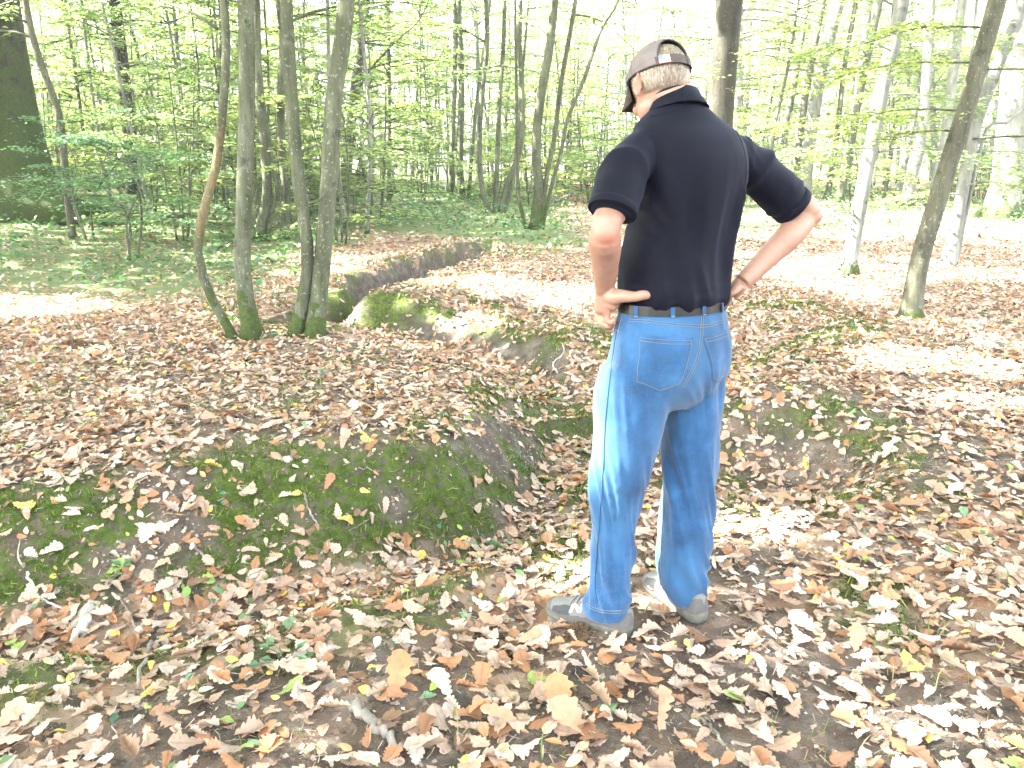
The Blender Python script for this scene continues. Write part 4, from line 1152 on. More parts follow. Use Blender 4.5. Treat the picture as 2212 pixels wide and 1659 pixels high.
def folds(V, Nn):
    """creases of the cloth: stacked at the hems, crossing behind the knees, radiating under the seat"""
    x, y, z = V.T
    cl, cr = .29 + .09 * z, np.full(len(z), .577)
    left = x < (cl + cr) / 2
    cx = np.where(left, cl, cr)
    th = np.arctan2(x - cx, -(y - np.where(left, 2.32, 2.43)))
    sd = np.where(left, 0., 50.)
    def rid(fz, ft, s, sl, pw=1.6):
        w_ = vnoise(th * ft + 40 + sd, z * fz + sl * th + .6 * np.sin(th * 2 + sd), s)
        return (1 - np.abs(w_ * 2 - 1)) ** pw - .45
    low = np.exp(-((z - .15) / .09) ** 2); knee = np.exp(-((z - .47) / .13) ** 2); seat = np.exp(-((z - .79) / .08) ** 2); hip = np.exp(-((z - 1.0) / .06) ** 2)
    shin = np.exp(-((z - .30) / .12) ** 2)
    d = low * .020 * rid(17, .8, 3, 1.6, 2.2) + knee * .019 * rid(11, .9, 9, 2.6, 2.2) + shin * .015 * rid(9, .7, 19, 2.2, 2.2) + seat * .013 * rid(9, 1.0, 15, 3.2, 2.0)
    d = d + .0045 * rid(4.5, 1.3, 21, 1.2, 1.2) + hip * .002 * rid(20, 2, 27, 0)
    return V + Nn * d[:, None]
Vj = relax(folds(Vj, Nj), Fj, 1)
wear = np.clip((fbm(Vj[:, 0] * 9 + Vj[:, 1] * 5, Vj[:, 2] * 5, 5, 3) - .40) * 2.4, 0, 1)
jeans = link('jeans', mesh_np('jeans', Vj, Fj, fattr={'wear': wear}), M_DENIM, person)
bj = bvh_of(Vj, Fj)
def bf_hit(bvh, r, z, o):
    """the garment's surface seen square on from behind the man: r along his right, z up"""
    p = o + BR * r - BF * .6; p[2] = z
    h = bvh.ray_cast(Vector(p), Vector(BF), 1.5)
    return (np.array(h[0]), np.array(h[1])) if h[0] is not None else None
PO = W(1457, 655, 2.40)
def rz(px, py):
    h = surf(bj, px, py)[0]; return np.array([(h - PO).dot(BR), h[2]])
seam_r = rz(1508, 740)[0]
pk = np.array([rz(*q) for q in [(1373, 721), (1499, 729), (1467, 832), (1423, 849), (1366, 827)]])
def pocket(corners, name):
    tl, tr, br_, bm_, bl = corners
    nu, nv = 16, 16; top = []; grid = np.zeros((nv + 1, nu + 1, 3)); nrm = np.zeros_like(grid); ok = True
    for a in range(nv + 1):
        v = a / nv
        for c_ in range(nu + 1):
            u = c_ / nu
            low = (bl * (1 - u * 2) + bm_ * u * 2) if u < .5 else (bm_ * (2 - 2 * u) + br_ * (2 * u - 1))
            q = (tl * (1 - u) + tr * u) * (1 - v) + low * v
            h = bf_hit(bj, q[0], q[1], PO)
            if h is None: h = (grid[a, c_ - 1], nrm[a, c_ - 1])
            edge = min(u, 1 - u, v, 1 - v) < 1e-6
            grid[a, c_] = h[0] + h[1] * (.0002 if edge else .0035); nrm[a, c_] = h[1]
    V = grid.reshape(-1, 3); i = np.arange(nv)[:, None] * (nu + 1) + np.arange(nu)[None]
    F = np.stack([i, i + nu + 1, i + nu + 2, i + 1], -1).reshape(-1, 4)
    o = link(name, mesh_np(name, V, [F], fattr={'wear': np.full(len(V), .15)}), M_DENIM, jeans)
    gg = Geo()
    def ln(cells):
        Pq = np.array([grid[a, c_] + nrm[a, c_] * .0012 for a, c_ in cells])
        gg.add(*tube(resample(Pq, 40), .0007, 5))
    ln([(1, c_) for c_ in range(1, nu)]); ln([(2, c_) for c_ in range(1, nu)])
    ln([(a, 1) for a in range(1, nv)]); ln([(a, nu - 1) for a in range(1, nv)]); ln([(nv - 1, c_) for c_ in range(1, nu)])
    link('stitching', gg.mesh('stitching'), M_THREAD, o)
pocket(pk, 'pocket')
mir = pk[[1, 0, 4, 3, 2]].copy(); mir[:, 0] = 2 * seam_r - mir[:, 0]
pocket(mir, 'pocket')
sg = Geo(); dk = Geo()
def seam(pts, r=.0008, geo=sg, n=70):
    Pq = surf_line(bj, pts, n)
    if len(Pq) > 4:
        V, F = tube(Pq, r, 5)
        link('side_seam' if geo is dk else 'stitching', mesh_np('stitching', V, F), M_SEAMDK if geo is dk else M_THREAD, jeans)
seam([(1356, 689), (1400, 692), (1460, 699), (1519, 702), (1545, 697), (1572, 687)]); seam([(1356, 694), (1400, 697), (1460, 704), (1519, 707), (1545, 702), (1572, 692)])
seam([(1519, 668), (1519, 700), (1514, 750), (1500, 795), (1476, 838)]); seam([(1514, 668), (1514, 700), (1509, 750), (1495, 795), (1472, 836)])
seam([(1345, 683), (1335, 720), (1322, 800)], .001); seam([(1326, 709), (1338, 717)], .0014)
seam([(1437, 1082), (1430, 1150), (1428, 1220), (1432, 1270)], .001)
for yy in (1322, 1317): seam([(1268, yy - 13), (1285, yy - 4), (1310, yy + 2), (1340, yy + 2), (1354, yy)], .0009)
seam([(1336, 700), (1330, 730), (1320, 800), (1309, 900), (1305, 980), (1301, 1060), (1296, 1120), (1290, 1200), (1285, 1260), (1290, 1300)], .0016, dk, 120)
# belt and belt loops
def belt_ring(dr, z0, z1, th=.004, n=72):
    rr = []
    for a in np.linspace(0, 2 * math.pi, n, endpoint=False):
        d = BR * math.cos(a) + BF * math.sin(a)
        prof = []
        for z in (z0, z1):
            h = bj.ray_cast(Vector((PO[0], PO[1], min(z, PO[2] - .012))) + Vector(d) * .6, Vector(-d), 1)
            r = (np.array(h[0]) - np.array([PO[0], PO[1], h[0][2]])).dot(d) if h[0] is not None else .15
            prof.append((r + dr, z))
        zt = .012 * math.cos(a) * 0
        rr.append([np.array([PO[0], PO[1], z + zt]) + d * r for r, z in [prof[0], prof[1], (prof[1][0] - th * 2, z1), (prof[0][0] - th * 2, z0)]])
    Rg = np.array(rr); V = Rg.reshape(-1, 3)
    i = np.arange(n)[:, None]; j = np.arange(4)[None]
    F = np.stack([i * 4 + j, ((i + 1) % n) * 4 + j, ((i + 1) % n) * 4 + (j + 1) % 4, i * 4 + (j + 1) % 4], -1).reshape(-1, 4)
    return V, F
zb = PO[2]
Vt, Ft = belt_ring(.004, zb - .018, zb + .010)
link('belt', mesh_np('belt', Vt, [Ft], smooth=False), M_BELT, person)
bb_ = bvh_of(Vt, [Ft])
for px, py0, py1 in [(1375, 652, 684), (1453, 656, 684), (1519, 650, 680), (1559, 646, 674)]:
    P0 = []
    for py in np.linspace(py0, py1, 7):
        h = surf(bb_, px, py) or surf(bj, px, py)
        h2 = surf(bj, px, py)
        if h2 is not None and (h2[0] - np.array([0, 0, CAM_H])).dot(FWD) < (h[0] - np.array([0, 0, CAM_H])).dot(FWD): h = h2
        P0.append(h[0] + h[1] * .0035)
    P0 = np.array(P0); nn_ = surf(bj, px, py1)[1]; nn_ = nn_ * [1, 1, 0]; nn_ = nn_ / np.linalg.norm(nn_)
    s_ = np.cross([0, 0, 1.0], nn_); s_ /= np.linalg.norm(s_)
    rings = [np.array([p + s_ * .0062 - nn_ * .002, p + s_ * .0062 + nn_ * .0015, p - s_ * .0062 + nn_ * .0015, p - s_ * .0062 - nn_ * .002]) for p in P0]
    V, F = rings_mesh(rings)
    me = bpy.data.meshes.new('belt_loop'); me.from_pydata(V.tolist(), [], [tuple(int(q) for q in f) for f in F])
    o = link('belt_loop', me, M_DENIM, jeans)
    V, F = tube(np.array([P0[-1] + s_ * .006 + nn_ * .002, P0[-1] - s_ * .006 + nn_ * .002]), .0016, 6)
    link('stitching', mesh_np('stitching', V, F), M_THREAD, o)

# ---- polo shirt
torso = px_ring_loft([(660, 1455, 98, 2.40, .103, 0), (655, 1455, 111, 2.40, .118, 0), (638, 1455, 117, 2.40, .128, -.002), (600, 1458, 116.5, 2.40, .124, 0), (530, 1466, 117, 2.40, .120, 0), (470, 1476, 119, 2.40, .122, -.004), (410, 1484, 121, 2.40, .126, -.010), (350, 1487, 122, 2.40, .124, -.014), (310, 1483, 121, 2.40, .114, -.012), (283, 1478, 117, 2.40, .098, -.006), (262, 1472, 94, 2.40, .086, .002), (242, 1466, 68, 2.40, .077, .008), (228, 1463, 53, 2.40, .066, .008), (219, 1462, 44, 2.40, .056, .008)], .12, n=36, p=2.25, tilt=1.0)
Lc, Rc = W(1323, 456, 2.185), W(1713, 446, 2.555)
ld = (Lc - W(1345, 370, 2.245)); ld /= np.linalg.norm(ld); rd_ = (Rc - W(1655, 385, 2.53)); rd_ /= np.linalg.norm(rd_)
lsl = path_loft([W(1428, 326, 2.37), W(1384, 330, 2.315), W(1350, 365, 2.255), W(1334, 415, 2.215), Lc, Lc + ld * .006, Lc - ld * .012, Lc - ld * .03],
                [.055, .060, .063, .065, .063, .054, .049, .047], [.062, .066, .062, .060, .057, .049, .045, .043], ref=(1, .3, .25), k=32, n=None)
rsl = path_loft([W(1532, 320, 2.44), W(1586, 343, 2.48), W(1628, 366, 2.515), W(1675, 408, 2.54), Rc, Rc + rd_ * .006, Rc - rd_ * .012, Rc - rd_ * .03],
                [.062, .065, .071, .071, .062, .053, .048, .046], [.066, .068, .073, .070, .062, .053, .047, .045], ref=(0, 1, 0), k=32, n=None)
Vs, Ns, Fs = fuse([torso, lsl, rsl], .0068, 5)
def shirt_folds(V, Nn):
    r = (V - PO).dot(BR); f = (V - PO).dot(BF); z = V[:, 2]
    tor = (np.abs(r - .02) < .19) | (z < 1.22)
    # long soft drapes from the shoulder blades to the waist, a blouse above the belt, creases at the armpits
    d = np.zeros(len(V))
    dr = (vnoise(r * 15 + .55 * (1.45 - z) * np.sign(r - .02) * 4, z * 1.8, 7) - .5) * 2
    def rid(a, b, s, pw=1.5): return (1 - np.abs(vnoise(a, b, s) * 2 - 1)) ** pw - .45
    fan = (r - .05) * (1 + 1.3 * np.clip(1.45 - z, 0, .5))
    lowr = sstep(1.52, 1.30, z)
    d += np.where(tor, .020 * rid(fan * 17 + 3.3, z * 1.5 + r * 2, 7, 2.2) * lowr, 0)
    d += np.where(tor, .010 * rid(r * 20 + .8 * z * 6, z * 3, 17, 2.0) * sstep(1.36, 1.12, z), 0)
    d += .004 * rid(r * 10, z * 40, 27) * np.exp(-((z - 1.11) / .035) ** 2)
    arm = ~tor
    q = np.where(r < 0, z * 16 + r * 12 + f * 8, z * 14 - r * 16 + f * 6)
    d += np.where(arm, .013 * rid(q * .6, f * 9 + r * 7, 37, 2.0), 0)
    pit = np.exp(-((np.abs(r - .02) - .175) / .05) ** 2) * np.exp(-((z - 1.36) / .11) ** 2)
    d += pit * .012 * rid(r * 26 + z * 16, z * 6, 47)
    return V + Nn * d[:, None]
Vs = relax(shirt_folds(Vs, Ns), Fs, 2)
shirt = link('polo_shirt', mesh_np('polo_shirt', Vs, Fs), M_POLO, person)
bs = bvh_of(Vs, Fs)
def cuff(c, d, a, b, ref, w=.022, n=40):
    d = d / np.linalg.norm(d); u = np.asarray(ref, float); u = u - d * u.dot(d); u /= np.linalg.norm(u); v = np.cross(d, u)
    rr = [ell_ring(c + d * s, u, v, a + o, b + o, n) for s, o in [(-w, .001), (-w + .003, .005), (.002, .005), (.005, .002), (.002, -.003), (-w, -.004)]]
    Rg = np.array(rr); m_ = len(rr); V = Rg.reshape(-1, 3); i = np.arange(m_ - 1)[:, None] * n; j = np.arange(n)[None]
    F = np.stack([i + j, i + (j + 1) % n, i + n + (j + 1) % n, i + n + j], -1).reshape(-1, 4)
    return mesh_np('sleeve_cuff', V, [F])
link('sleeve_cuff', cuff(Lc, ld, .0625, .0565, (1, .3, .25)), M_POLO, shirt)
link('sleeve_cuff', cuff(Rc, rd_, .0605, .0605, (0, 1, 0)), M_POLO, shirt)
# collar: a folded band round the neck, open in front
def collar():
    nrm = BU * math.cos(R(19)) + hd * math.sin(R(19)); u = BR; v = np.cross(nrm, u); v /= np.linalg.norm(v); u = np.cross(v, nrm)
    c0 = W(1461, 224, 2.405); n = 60; rows = []
    for a in np.linspace(math.pi / 2 + .12, 2.5 * math.pi - .12, n):
        fr = max(0, math.sin(a))                                   # 1 in front
        prof = [(-.01, .056), (.020, .0575), (.0285, .0600), (.025, .0655), (.003, .0735 + .004 * fr), (-.027, .0885 + .006 * fr), (-.030, .0860 + .006 * fr), (.0, .070)]
        d = u * math.cos(a) + v * math.sin(a)
        rows.append([c0 + d * (r * (1.0 if abs(math.sin(a)) < .5 else 1.0)) + nrm * (h - .012 * fr) for h, r in prof])
    Rg = np.array(rows); V = Rg.reshape(-1, 3); k = Rg.shape[1]
    i = np.arange(n - 1)[:, None] * k; j = np.arange(k - 1)[None]
    F = np.stack([i + j, i + j + 1, i + k + j + 1, i + k + j], -1).reshape(-1, 4)
    return mesh_np('collar', V, [F])
link('collar', collar(), M_POLO, shirt)
sm = Geo()
def sseam(pts, r=.0007):
    Pq = surf_line(bs, pts, 50, .0006)
    if len(Pq) > 4:
        V, F = tube(Pq, r, 5); link('seam', mesh_np('seam', V, F), M_POLO, shirt)
sseam([(1392, 262), (1412, 290), (1421, 340), (1420, 400), (1405, 445)]); sseam([(1588, 276), (1606, 320), (1612, 370), (1607, 430)])
sseam([(1404, 252), (1440, 243), (1490, 229), (1518, 222)])

# ---- hair: a close shell with short strands combed down the back of the head
def on_head(az, u, k=1.0):
    """scalp point; az 0 at the back of the head, positive to his right"""
    uu = np.clip(u / .090, -.999, .999); s = math.sqrt(1 - uu * uu)
    return H(math.sin(az) * .0765 * s * k, -.004 - math.cos(az) * .1000 * s * k, .004 + u)
gh = np.random.default_rng(3); hg = Geo()
for _ in range(7000):
    az = gh.uniform(-1.75, 1.75); 
    lowlim = -.062 - .010 * math.cos(az * 2) + (.03 if abs(az) > 1.25 else 0)
    u0 = gh.uniform(lowlim + .012, .065); L = gh.uniform(.018, .034)
    az2 = az + gh.normal(0, .10)
    lift = gh.uniform(1.005, 1.055)
    p0 = on_head(az, u0, 1.0); p1 = on_head((az + az2) / 2, u0 - L * .5, lift); p2 = on_head(az2, max(u0 - L, lowlim - .006), lift - .012)
    s_ = np.cross(p2 - p0, p1 - HC); s_ /= np.linalg.norm(s_) + 1e-9; w_ = gh.uniform(.0007, .0016)
    hg.add(np.array([p0 + s_ * w_, p0 - s_ * w_, p1 - s_ * w_, p1 + s_ * w_, p2 + s_ * w_ * .2, p2 - s_ * w_ * .2]), np.array([(0, 1, 2, 3), (3, 2, 5, 4)]))
sh = []
for u in np.linspace(-.055, .07, 14): sh.append([on_head(a, u, 1.012) for a in np.linspace(-1.55, 1.55, 30)])
Rg = np.array(sh); i = np.arange(13)[:, None] * 30 + np.arange(29)[None]
hg.add(Rg.reshape(-1, 3), np.stack([i, i + 1, i + 31, i + 30], -1).reshape(-1, 4))
link('hair', hg.mesh('hair'), M_HAIR, person)

# ---- cap
cap = empty('baseball_cap'); cap.parent = person
CA = (.0845, .1085, .098)
def cap_pt(az, h, k=1.0):
    """h 0 at the lower edge, 1 at the crown; the edge dips towards the back"""
    base = .008 - .036 * math.cos(az)
    u = base + (.099 - base) * h
    uu = min(u / CA[2], .9999) if u > 0 else u / .14
    s = math.sqrt(max(1 - abs(uu) ** 2.7, 0))
    return H(math.sin(az) * CA[0] * s * k, -.004 - math.cos(az) * CA[1] * s * k, .004 + (u - .0) * (1 + (k - 1) * .9))
def cap_open(az, h): return abs(az) < .62 and h < .66 * max(0, 1 - abs(az / .62) ** 2.6) ** .5 + .02
na, nh = 180, 36; AZ = np.linspace(-math.pi, math.pi, na, endpoint=False); HH = np.concatenate([np.linspace(0, .7, 24, endpoint=False), np.linspace(.7, .998, nh - 24)])
Vc = np.array([[cap_pt(a, h, k) for h in HH] for k in (1.0, .975) for a in AZ]).reshape(-1, 3)
keep = np.array([[not cap_open(AZ[a] + math.pi / na, (HH[h] + HH[h + 1]) / 2) for h in range(nh - 1)] for a in range(na)])
Fc = []
for a in range(na):
    for h in range(nh - 1):
        if not keep[a, h]: continue
        b_ = (a + 1) % na
        q = [a * nh + h, b_ * nh + h, b_ * nh + h + 1, a * nh + h + 1]; o = na * nh
        Fc.append(q); Fc.append([v + o for v in q[::-1]])
        if h == 0 or not keep[a, h - 1]: Fc.append([q[1], q[0], q[0] + o, q[1] + o])
        if not keep[(a + 1) % na, h]: Fc.append([q[2], q[1], q[1] + o, q[2] + o])
        if not keep[a - 1, h]: Fc.append([q[0], q[3], q[3] + o, q[0] + o])
apex = cap_pt(0, 1.0)
crown = link('crown', mesh_np('crown', Vc, [np.array(Fc)]), M_CAP, cap)
tg = Geo()
for a in np.arange(6) * math.pi / 3 + math.pi / 6:
    aw = (a + math.pi) % (2 * math.pi) - math.pi
    hs = np.linspace(.02 if abs(aw) > .66 else .70, .985, 20)
    tg.add(*tube(np.array([cap_pt(a, h, 1.004) for h in hs]), .0011, 5))
aa = np.linspace(-.62, .62, 50)
link('panel_seam', tg.mesh('panel_seam'), M_CAP, cap)
tb = Geo()
tb.add(*tube(np.array([cap_pt(a, .66 * max(0, 1 - abs(a / .62) ** 2.6) ** .5 + .02, 1.0) for a in np.clip(aa, -.619, .619)]), .0026, 6))
tb.add(*tube(np.array([cap_pt(a, 0.0, .995) for a in np.concatenate([np.linspace(.62, math.pi, 40), np.linspace(-math.pi, -.62, 40)])]), .0028, 6))
link('edge_binding', tb.mesh('edge_binding'), M_STRAP, cap)
V, F = blob(H(0, -.004, .101), head_axes, (.008, .008, .005), 12, 8)
me = bpy.data.meshes.new('button'); me.from_pydata(V.tolist(), [], [tuple(int(q) for q in f) for f in F]); link('button', me, M_CAP, cap)
def band(a0, a1, h0, h1, k, th, n=30):
    rows = [[cap_pt(a, h0, k), cap_pt(a, h1, k), cap_pt(a, h1, k - th), cap_pt(a, h0, k - th)] for a in np.linspace(a0, a1, n)]
    return rings_mesh(np.array(rows))
V, F = band(-.70, .74, -.02, .20, 1.012, .025)
me = bpy.data.meshes.new('strap'); me.from_pydata(V.tolist(), [], [tuple(int(q) for q in f) for f in F])
strap = link('strap', me, M_STRAP, cap)
V, F = band(.42, .86, -.03, .24, 1.03, .02)
me = bpy.data.meshes.new('strap_end'); me.from_pydata(V.tolist(), [], [tuple(int(q) for q in f) for f in F]); link('strap_end', me, M_STRAP, strap)
# the small flag tag sewn on the left end of the strap: stripes and a blue corner
nu, nv = 14, 14; Vf, Cf, Ff = [], [], []
for a in range(nu):
    for c_ in range(nv - 1):
        u0, u1 = a / nu, (a + 1) / nu; v0, v1 = c_ / (nv - 1), (c_ + 1) / (nv - 1)
        az = lambda u: -.60 + .34 * u
        hh_ = lambda v: -.005 + .20 * v
        blue = u0 < .42 and v0 > .45
        colr = (.10, .13, .30) if blue else ((.55, .10, .12) if c_ % 2 == 0 else (.78, .74, .74))
        Ff.append(list(range(len(Vf), len(Vf) + 4)))
        for u, v in ((u0, v0), (u1, v0), (u1, v1), (u0, v1)): Vf.append(cap_pt(az(u), hh_(v), 1.022)); Cf.append((*colr, 1))
mfl, t, b, out = new_mat('flag_print'); t.links.new(attr(t, 'col').outputs['Color'], b.inputs['Base Color']); b.inputs['Roughness'].default_value = .8
link('flag_tag', mesh_np('flag_tag', np.array(Vf), [np.array(Ff)], np.array(Cf), smooth=False), mfl, strap)
# brim
ns, ntt = 26, 12; top = []
for k in (0, 1):
    for i_ in range(ns + 1):
        s = -1 + 2 * i_ / ns
        for j_ in range(ntt + 1):
            tt_ = j_ / ntt
            az = math.pi + s * 1.12
            p0 = cap_pt(az, .0, .99)
            fwd = .086 * math.sqrt(max(0, 1 - abs(s) ** 2.6)) * tt_
            drop = -.030 * tt_ * (.3 + 1.6 * s * s) - .004
            top.append(p0 + HF * fwd + HU * (drop - .003 * k) + HR * (-(s) * .004 * tt_ * 0))
n1 = (ns + 1) * (ntt + 1); Fr = []
for i_ in range(ns):
    for j_ in range(ntt):
        a = i_ * (ntt + 1) + j_; q = [a, a + 1, a + ntt + 2, a + ntt + 1]
        Fr.append(q); Fr.append([v + n1 for v in q[::-1]])
    a = i_ * (ntt + 1) + ntt; Fr.append([a, a + n1, a + n1 + ntt + 1, a + ntt + 1])
link('brim', mesh_np('brim', np.array(top), [np.array(Fr)]), M_BRIM, cap)

# ---- shoes
def shoe(heel_px, toe_px, zoff=0.0, logo_side=1):
    hx = W(*heel_px); tx = W(*toe_px)
    hx[2] = 0; tx[2] = 0
    d = tx - hx; L = .305; d /= np.linalg.norm(d); n_ = np.array([d[1], -d[0], 0])        # n_: right of travel
    zg = np.mean([hgt(*(hx + d * s)[:2]) for s in (.03, .1, .2, .27)]) - .002 + zoff
    S = np.array([0, .015, .04, .10, .2, .32, .45, .58, .70, .80, .89, .955, .985, 1.0])
    Wd = np.array([.012, .024, .031, .0365, .0375, .0355, .0385, .0455, .0495, .0485, .043, .032, .021, .008])
    root = empty('shoe', (hx[0], hx[1], zg)); root.parent = person
    rt = lambda s, w, z: d * (s * L) + n_ * w + np.array([0, 0, z])
    ss = np.linspace(0, 1, 40); ss = ss ** 1.0
    wd = np.interp(ss, S, Wd)
    spring = .018 * np.clip((ss - .75) / .25, 0, 1) ** 2 + .004 * np.clip((.06 - ss) / .06, 0, 1)
    th = np.interp(ss, [0, .3, .6, .85, 1], [.036, .033, .027, .024, .018])
    rings = []
    for s, w, sp, h in zip(ss, wd, spring, th):
        rings.append([rt(s, x * w, sp + z * h) for x, z in [(-.86, 0), (-.98, .18), (-.94, .34), (-1.03, .5), (-.98, .72), (-.95, 1), (0, 1.02), (.95, 1), (.98, .72), (1.03, .5), (.94, .34), (.98, .18), (.86, 0), (0, 0)]])
    V, F = rings_mesh(np.array(rings))
    me = bpy.data.meshes.new('sole'); me.from_pydata(V.tolist(), [], [tuple(int(q) for q in f) for f in F]); me.polygons.foreach_set('use_smooth', [True] * len(me.polygons))
    link('sole', me, M_SOLE, root)
    top = np.interp(ss, [0, .05, .15, .30, .42, .52, .62, .72, .82, .90, .96, 1], [.088, .098, .100, .105, .106, .097, .083, .071, .062, .055, .044, .026])
    k = 64; rings = []; su = np.concatenate([[0, .004, .012], np.linspace(.025, 1, 87)]); nsu = len(su)
    ip = lambda q: np.interp(su, ss, q)
    for s, w, sp, h, tp in zip(su, ip(wd) * np.minimum(1, .03 + (su / .012) ** .5), ip(spring), ip(th), ip(top) - .02 * np.clip(1 - su / .012, 0, 1)):
        lo = sp + h - .003; ht = tp + sp * .5 - lo; row = []
        for a in np.linspace(0, math.pi, k):
            x = math.cos(a); y_ = math.sin(a)
            wide = .97 * w * (1 - .30 * max(0, y_) ** 2.0 * (.5 + .8 * (s < .6)))
            row.append(rt(s, np.sign(x) * abs(x) ** .62 * wide, lo + ht * abs(y_) ** .75))
        rings.append(row)
    Rg = np.array(rings); V = Rg.reshape(-1, 3)
    i = np.arange(nsu - 1)[:, None] * k + np.arange(k - 1)[None]
    F = np.stack([i, i + 1, i + k + 1, i + k], -1).reshape(-1, 4)
    me = mesh_np('upper', V, [F]); o = link('upper', me, [M_MESHW, M_SUEDE, M_SUEDE_DK], root)
    idx = []
    for a in range(nsu - 1):
        for b_ in range(k - 1):
            s = (su[a] + su[a + 1]) / 2; y_ = math.sin(math.pi * (b_ + .5) / (k - 1))
            m_ = 0
            if s > .86 + .06 * y_ or (y_ < .22 and s > .55): m_ = 1
            elif .66 < s <= .88 and y_ < .85 - 1.2 * abs(s - .74): m_ = 2
            elif s < .16 and y_ < .95 - 3 * s: m_ = 1
            elif y_ < .16: m_ = 1
            idx.append(m_)
    me.polygons.foreach_set('material_index', idx)
    Vl = Geo()
    for q, s in enumerate((.47, .53, .59, .65)):
        a_ = int(np.searchsorted(su, s)); row = Rg[a_]; row2 = Rg[min(a_ + 2, nsu - 1)]
        pts = [row[b_] * (1 - f) + row2[b_] * f + np.array([0, 0, .0035]) for b_, f in [(19, 0), (24, .3), (31, .6), (38, .8), (44, 1)]]
        Vl.add(*tube(resample(np.array(pts), 14), .0024, 6))
    link('lace', Vl.mesh('lace'), M_LACE, root)
    # the letter on the side
    def side_pt(s, y_):
        i0 = int(np.searchsorted(su, s)) - 1; f = (s - su[i0]) / (su[i0 + 1] - su[i0])
        b_ = (y_ if logo_side > 0 else 1 - y_) * (k - 1)
        b0 = int(b_); g_ = b_ - b0
        e = (Rg[i0, b0] * (1 - f) + Rg[i0 + 1, b0] * f) * (1 - g_) + (Rg[i0, b0 + 1] * (1 - f) + Rg[i0 + 1, b0 + 1] * f) * g_
        return e + n_ * (.0022 * (1 if logo_side > 0 else -1)) + np.array([0, 0, .0004])
    bars = [[(0, 0), (.24, 0), (.24, 1), (0, 1)], [(.76, 0), (1, 0), (1, 1), (.76, 1)], [(.0, 1), (.28, 1), (1, 0), (.72, 0)]]
    Lg = Geo()
    for q in bars:
        m_ = 6; row = []
        for u in range(m_ + 1):
            f = u / m_
            for e0, e1 in ((q[0], q[3]), (q[1], q[2])):
                x = e0[0] * (1 - f) + e1[0] * f; y_ = e0[1] * (1 - f) + e1[1] * f
                sx = .665 - .13 * x if logo_side < 0 else .535 + .13 * x
                row.append(side_pt(sx - .02 * y_, .12 + .20 * y_))
        row = np.array(row); i = np.arange(m_) * 2
        Lg.add(row, np.stack([i, i + 1, i + 3, i + 2], -1))
    link('side_letter', Lg.mesh('side_letter', smooth=False), M_LOGO, root)
    return root
shoe((1366, 1372, 2.27), (1172, 1322, 2.43), 0, -1)
shoe((1518, 1357, 2.33), (1397, 1270, 2.60), 0, -1)
# ================================================================== sticks, stones, acorns, single leaves, fallen branches
WOOD_GREY = bark_material('weathered_wood', (.10, .09, .075), (.19, .17, .145), (.32, .30, .26), .2)
WOOD_PALE = bark_material('bleached_wood', (.24, .22, .18), (.38, .35, .30), (.50, .47, .42), .1)
def stick(pts, r, label, mat=WOOD_GREY, name='stick', fork=None, cat='stick', lift=.008, group=None):
    P = np.array([G(*p) for p in pts]); c = P.mean(0)
    P = resample(P, 16); P[:, 2] += lift + r
    gg = np.random.default_rng(int(pts[0][0] * 7 + pts[0][1])); P[1:-1] += gg.normal(0, r * .5, (14, 3))
    gm = Geo(); gm.add(*tube(P - c, np.linspace(r, r * .55, 16), 8, True, .12, 4), np.full(16 * 8 + 2, .05))
    if fork:
        Q = np.array([G(*p) for p in fork]); Q = resample(Q, 8); Q[:, 2] += lift + r * .8
        gm.add(*tube(Q - c, np.linspace(r * .7, r * .3, 8), 6, True, .1, 5), np.full(8 * 6 + 2, .05))
    me = gm.mesh(name, aname='moss')
    o = link(name, me, mat); o.location = c
    return tag(o, label, cat, group)
stick([(206, 1308), (183, 1345), (170, 1402)], .026, 'thick bleached piece of wood lying on the dark trench slope at lower left', WOOD_PALE, 'wood_chunk', cat='wood', lift=-.004)
stick([(410, 1175), (438, 1208), (450, 1228)], .008, 'forked twig on green moss above the bleached wood, in the trench slope', WOOD_GREY, fork=[(450, 1228), (468, 1212), (478, 1196)])
stick([(657, 1072), (668, 1108), (690, 1148)], .007, 'short crooked stick beside the bare grey soil patch on the mossy slope')
stick([(262, 1300), (285, 1340), (300, 1400)], .006, 'thin straight stick leaning into the leaf pile right of the bleached wood')
stick([(328, 1395), (312, 1440), (300, 1500)], .009, 'brown stick standing out of the leaves at the left of the trench floor')
stick([(760, 1545), (810, 1580), (870, 1625)], .016, 'dark thick broken branch at the bottom edge left of the middle', name='broken_branch', cat='branch')
stick([(1830, 1215), (1890, 1195), (1945, 1180)], .007, 'straight grey stick among leaves on the bank right of the man')
stick([(880, 1262), (930, 1235), (985, 1215)], .008, 'bent grey stick at the foot of the mossy bank, left of the man')
stick([(1205, 810), (1195, 790), (1218, 765), (1214, 745)], .008, 'pale twig poking up from the mossy bank beside the man\'s hand', WOOD_PALE)
stick([(1060, 900), (1120, 905), (1180, 895), (1205, 860)], .006, 'long thin bent twig hanging over the mossy bank left of the jeans')
stick([(1500, 1545), (1540, 1590), (1590, 1650)], .006, 'thin twig at the bottom edge right of the big curled oak leaf')
stick([(700, 1180), (760, 1150), (800, 1125)], .005, 'slim twig lying across moss in the middle of the slope')
stick([(60, 1240), (90, 1300), (150, 1330)], .007, 'pale bare root looping over moss at the left edge', WOOD_PALE, 'root', cat='root', fork=[(60, 1240), (40, 1210), (45, 1170)])
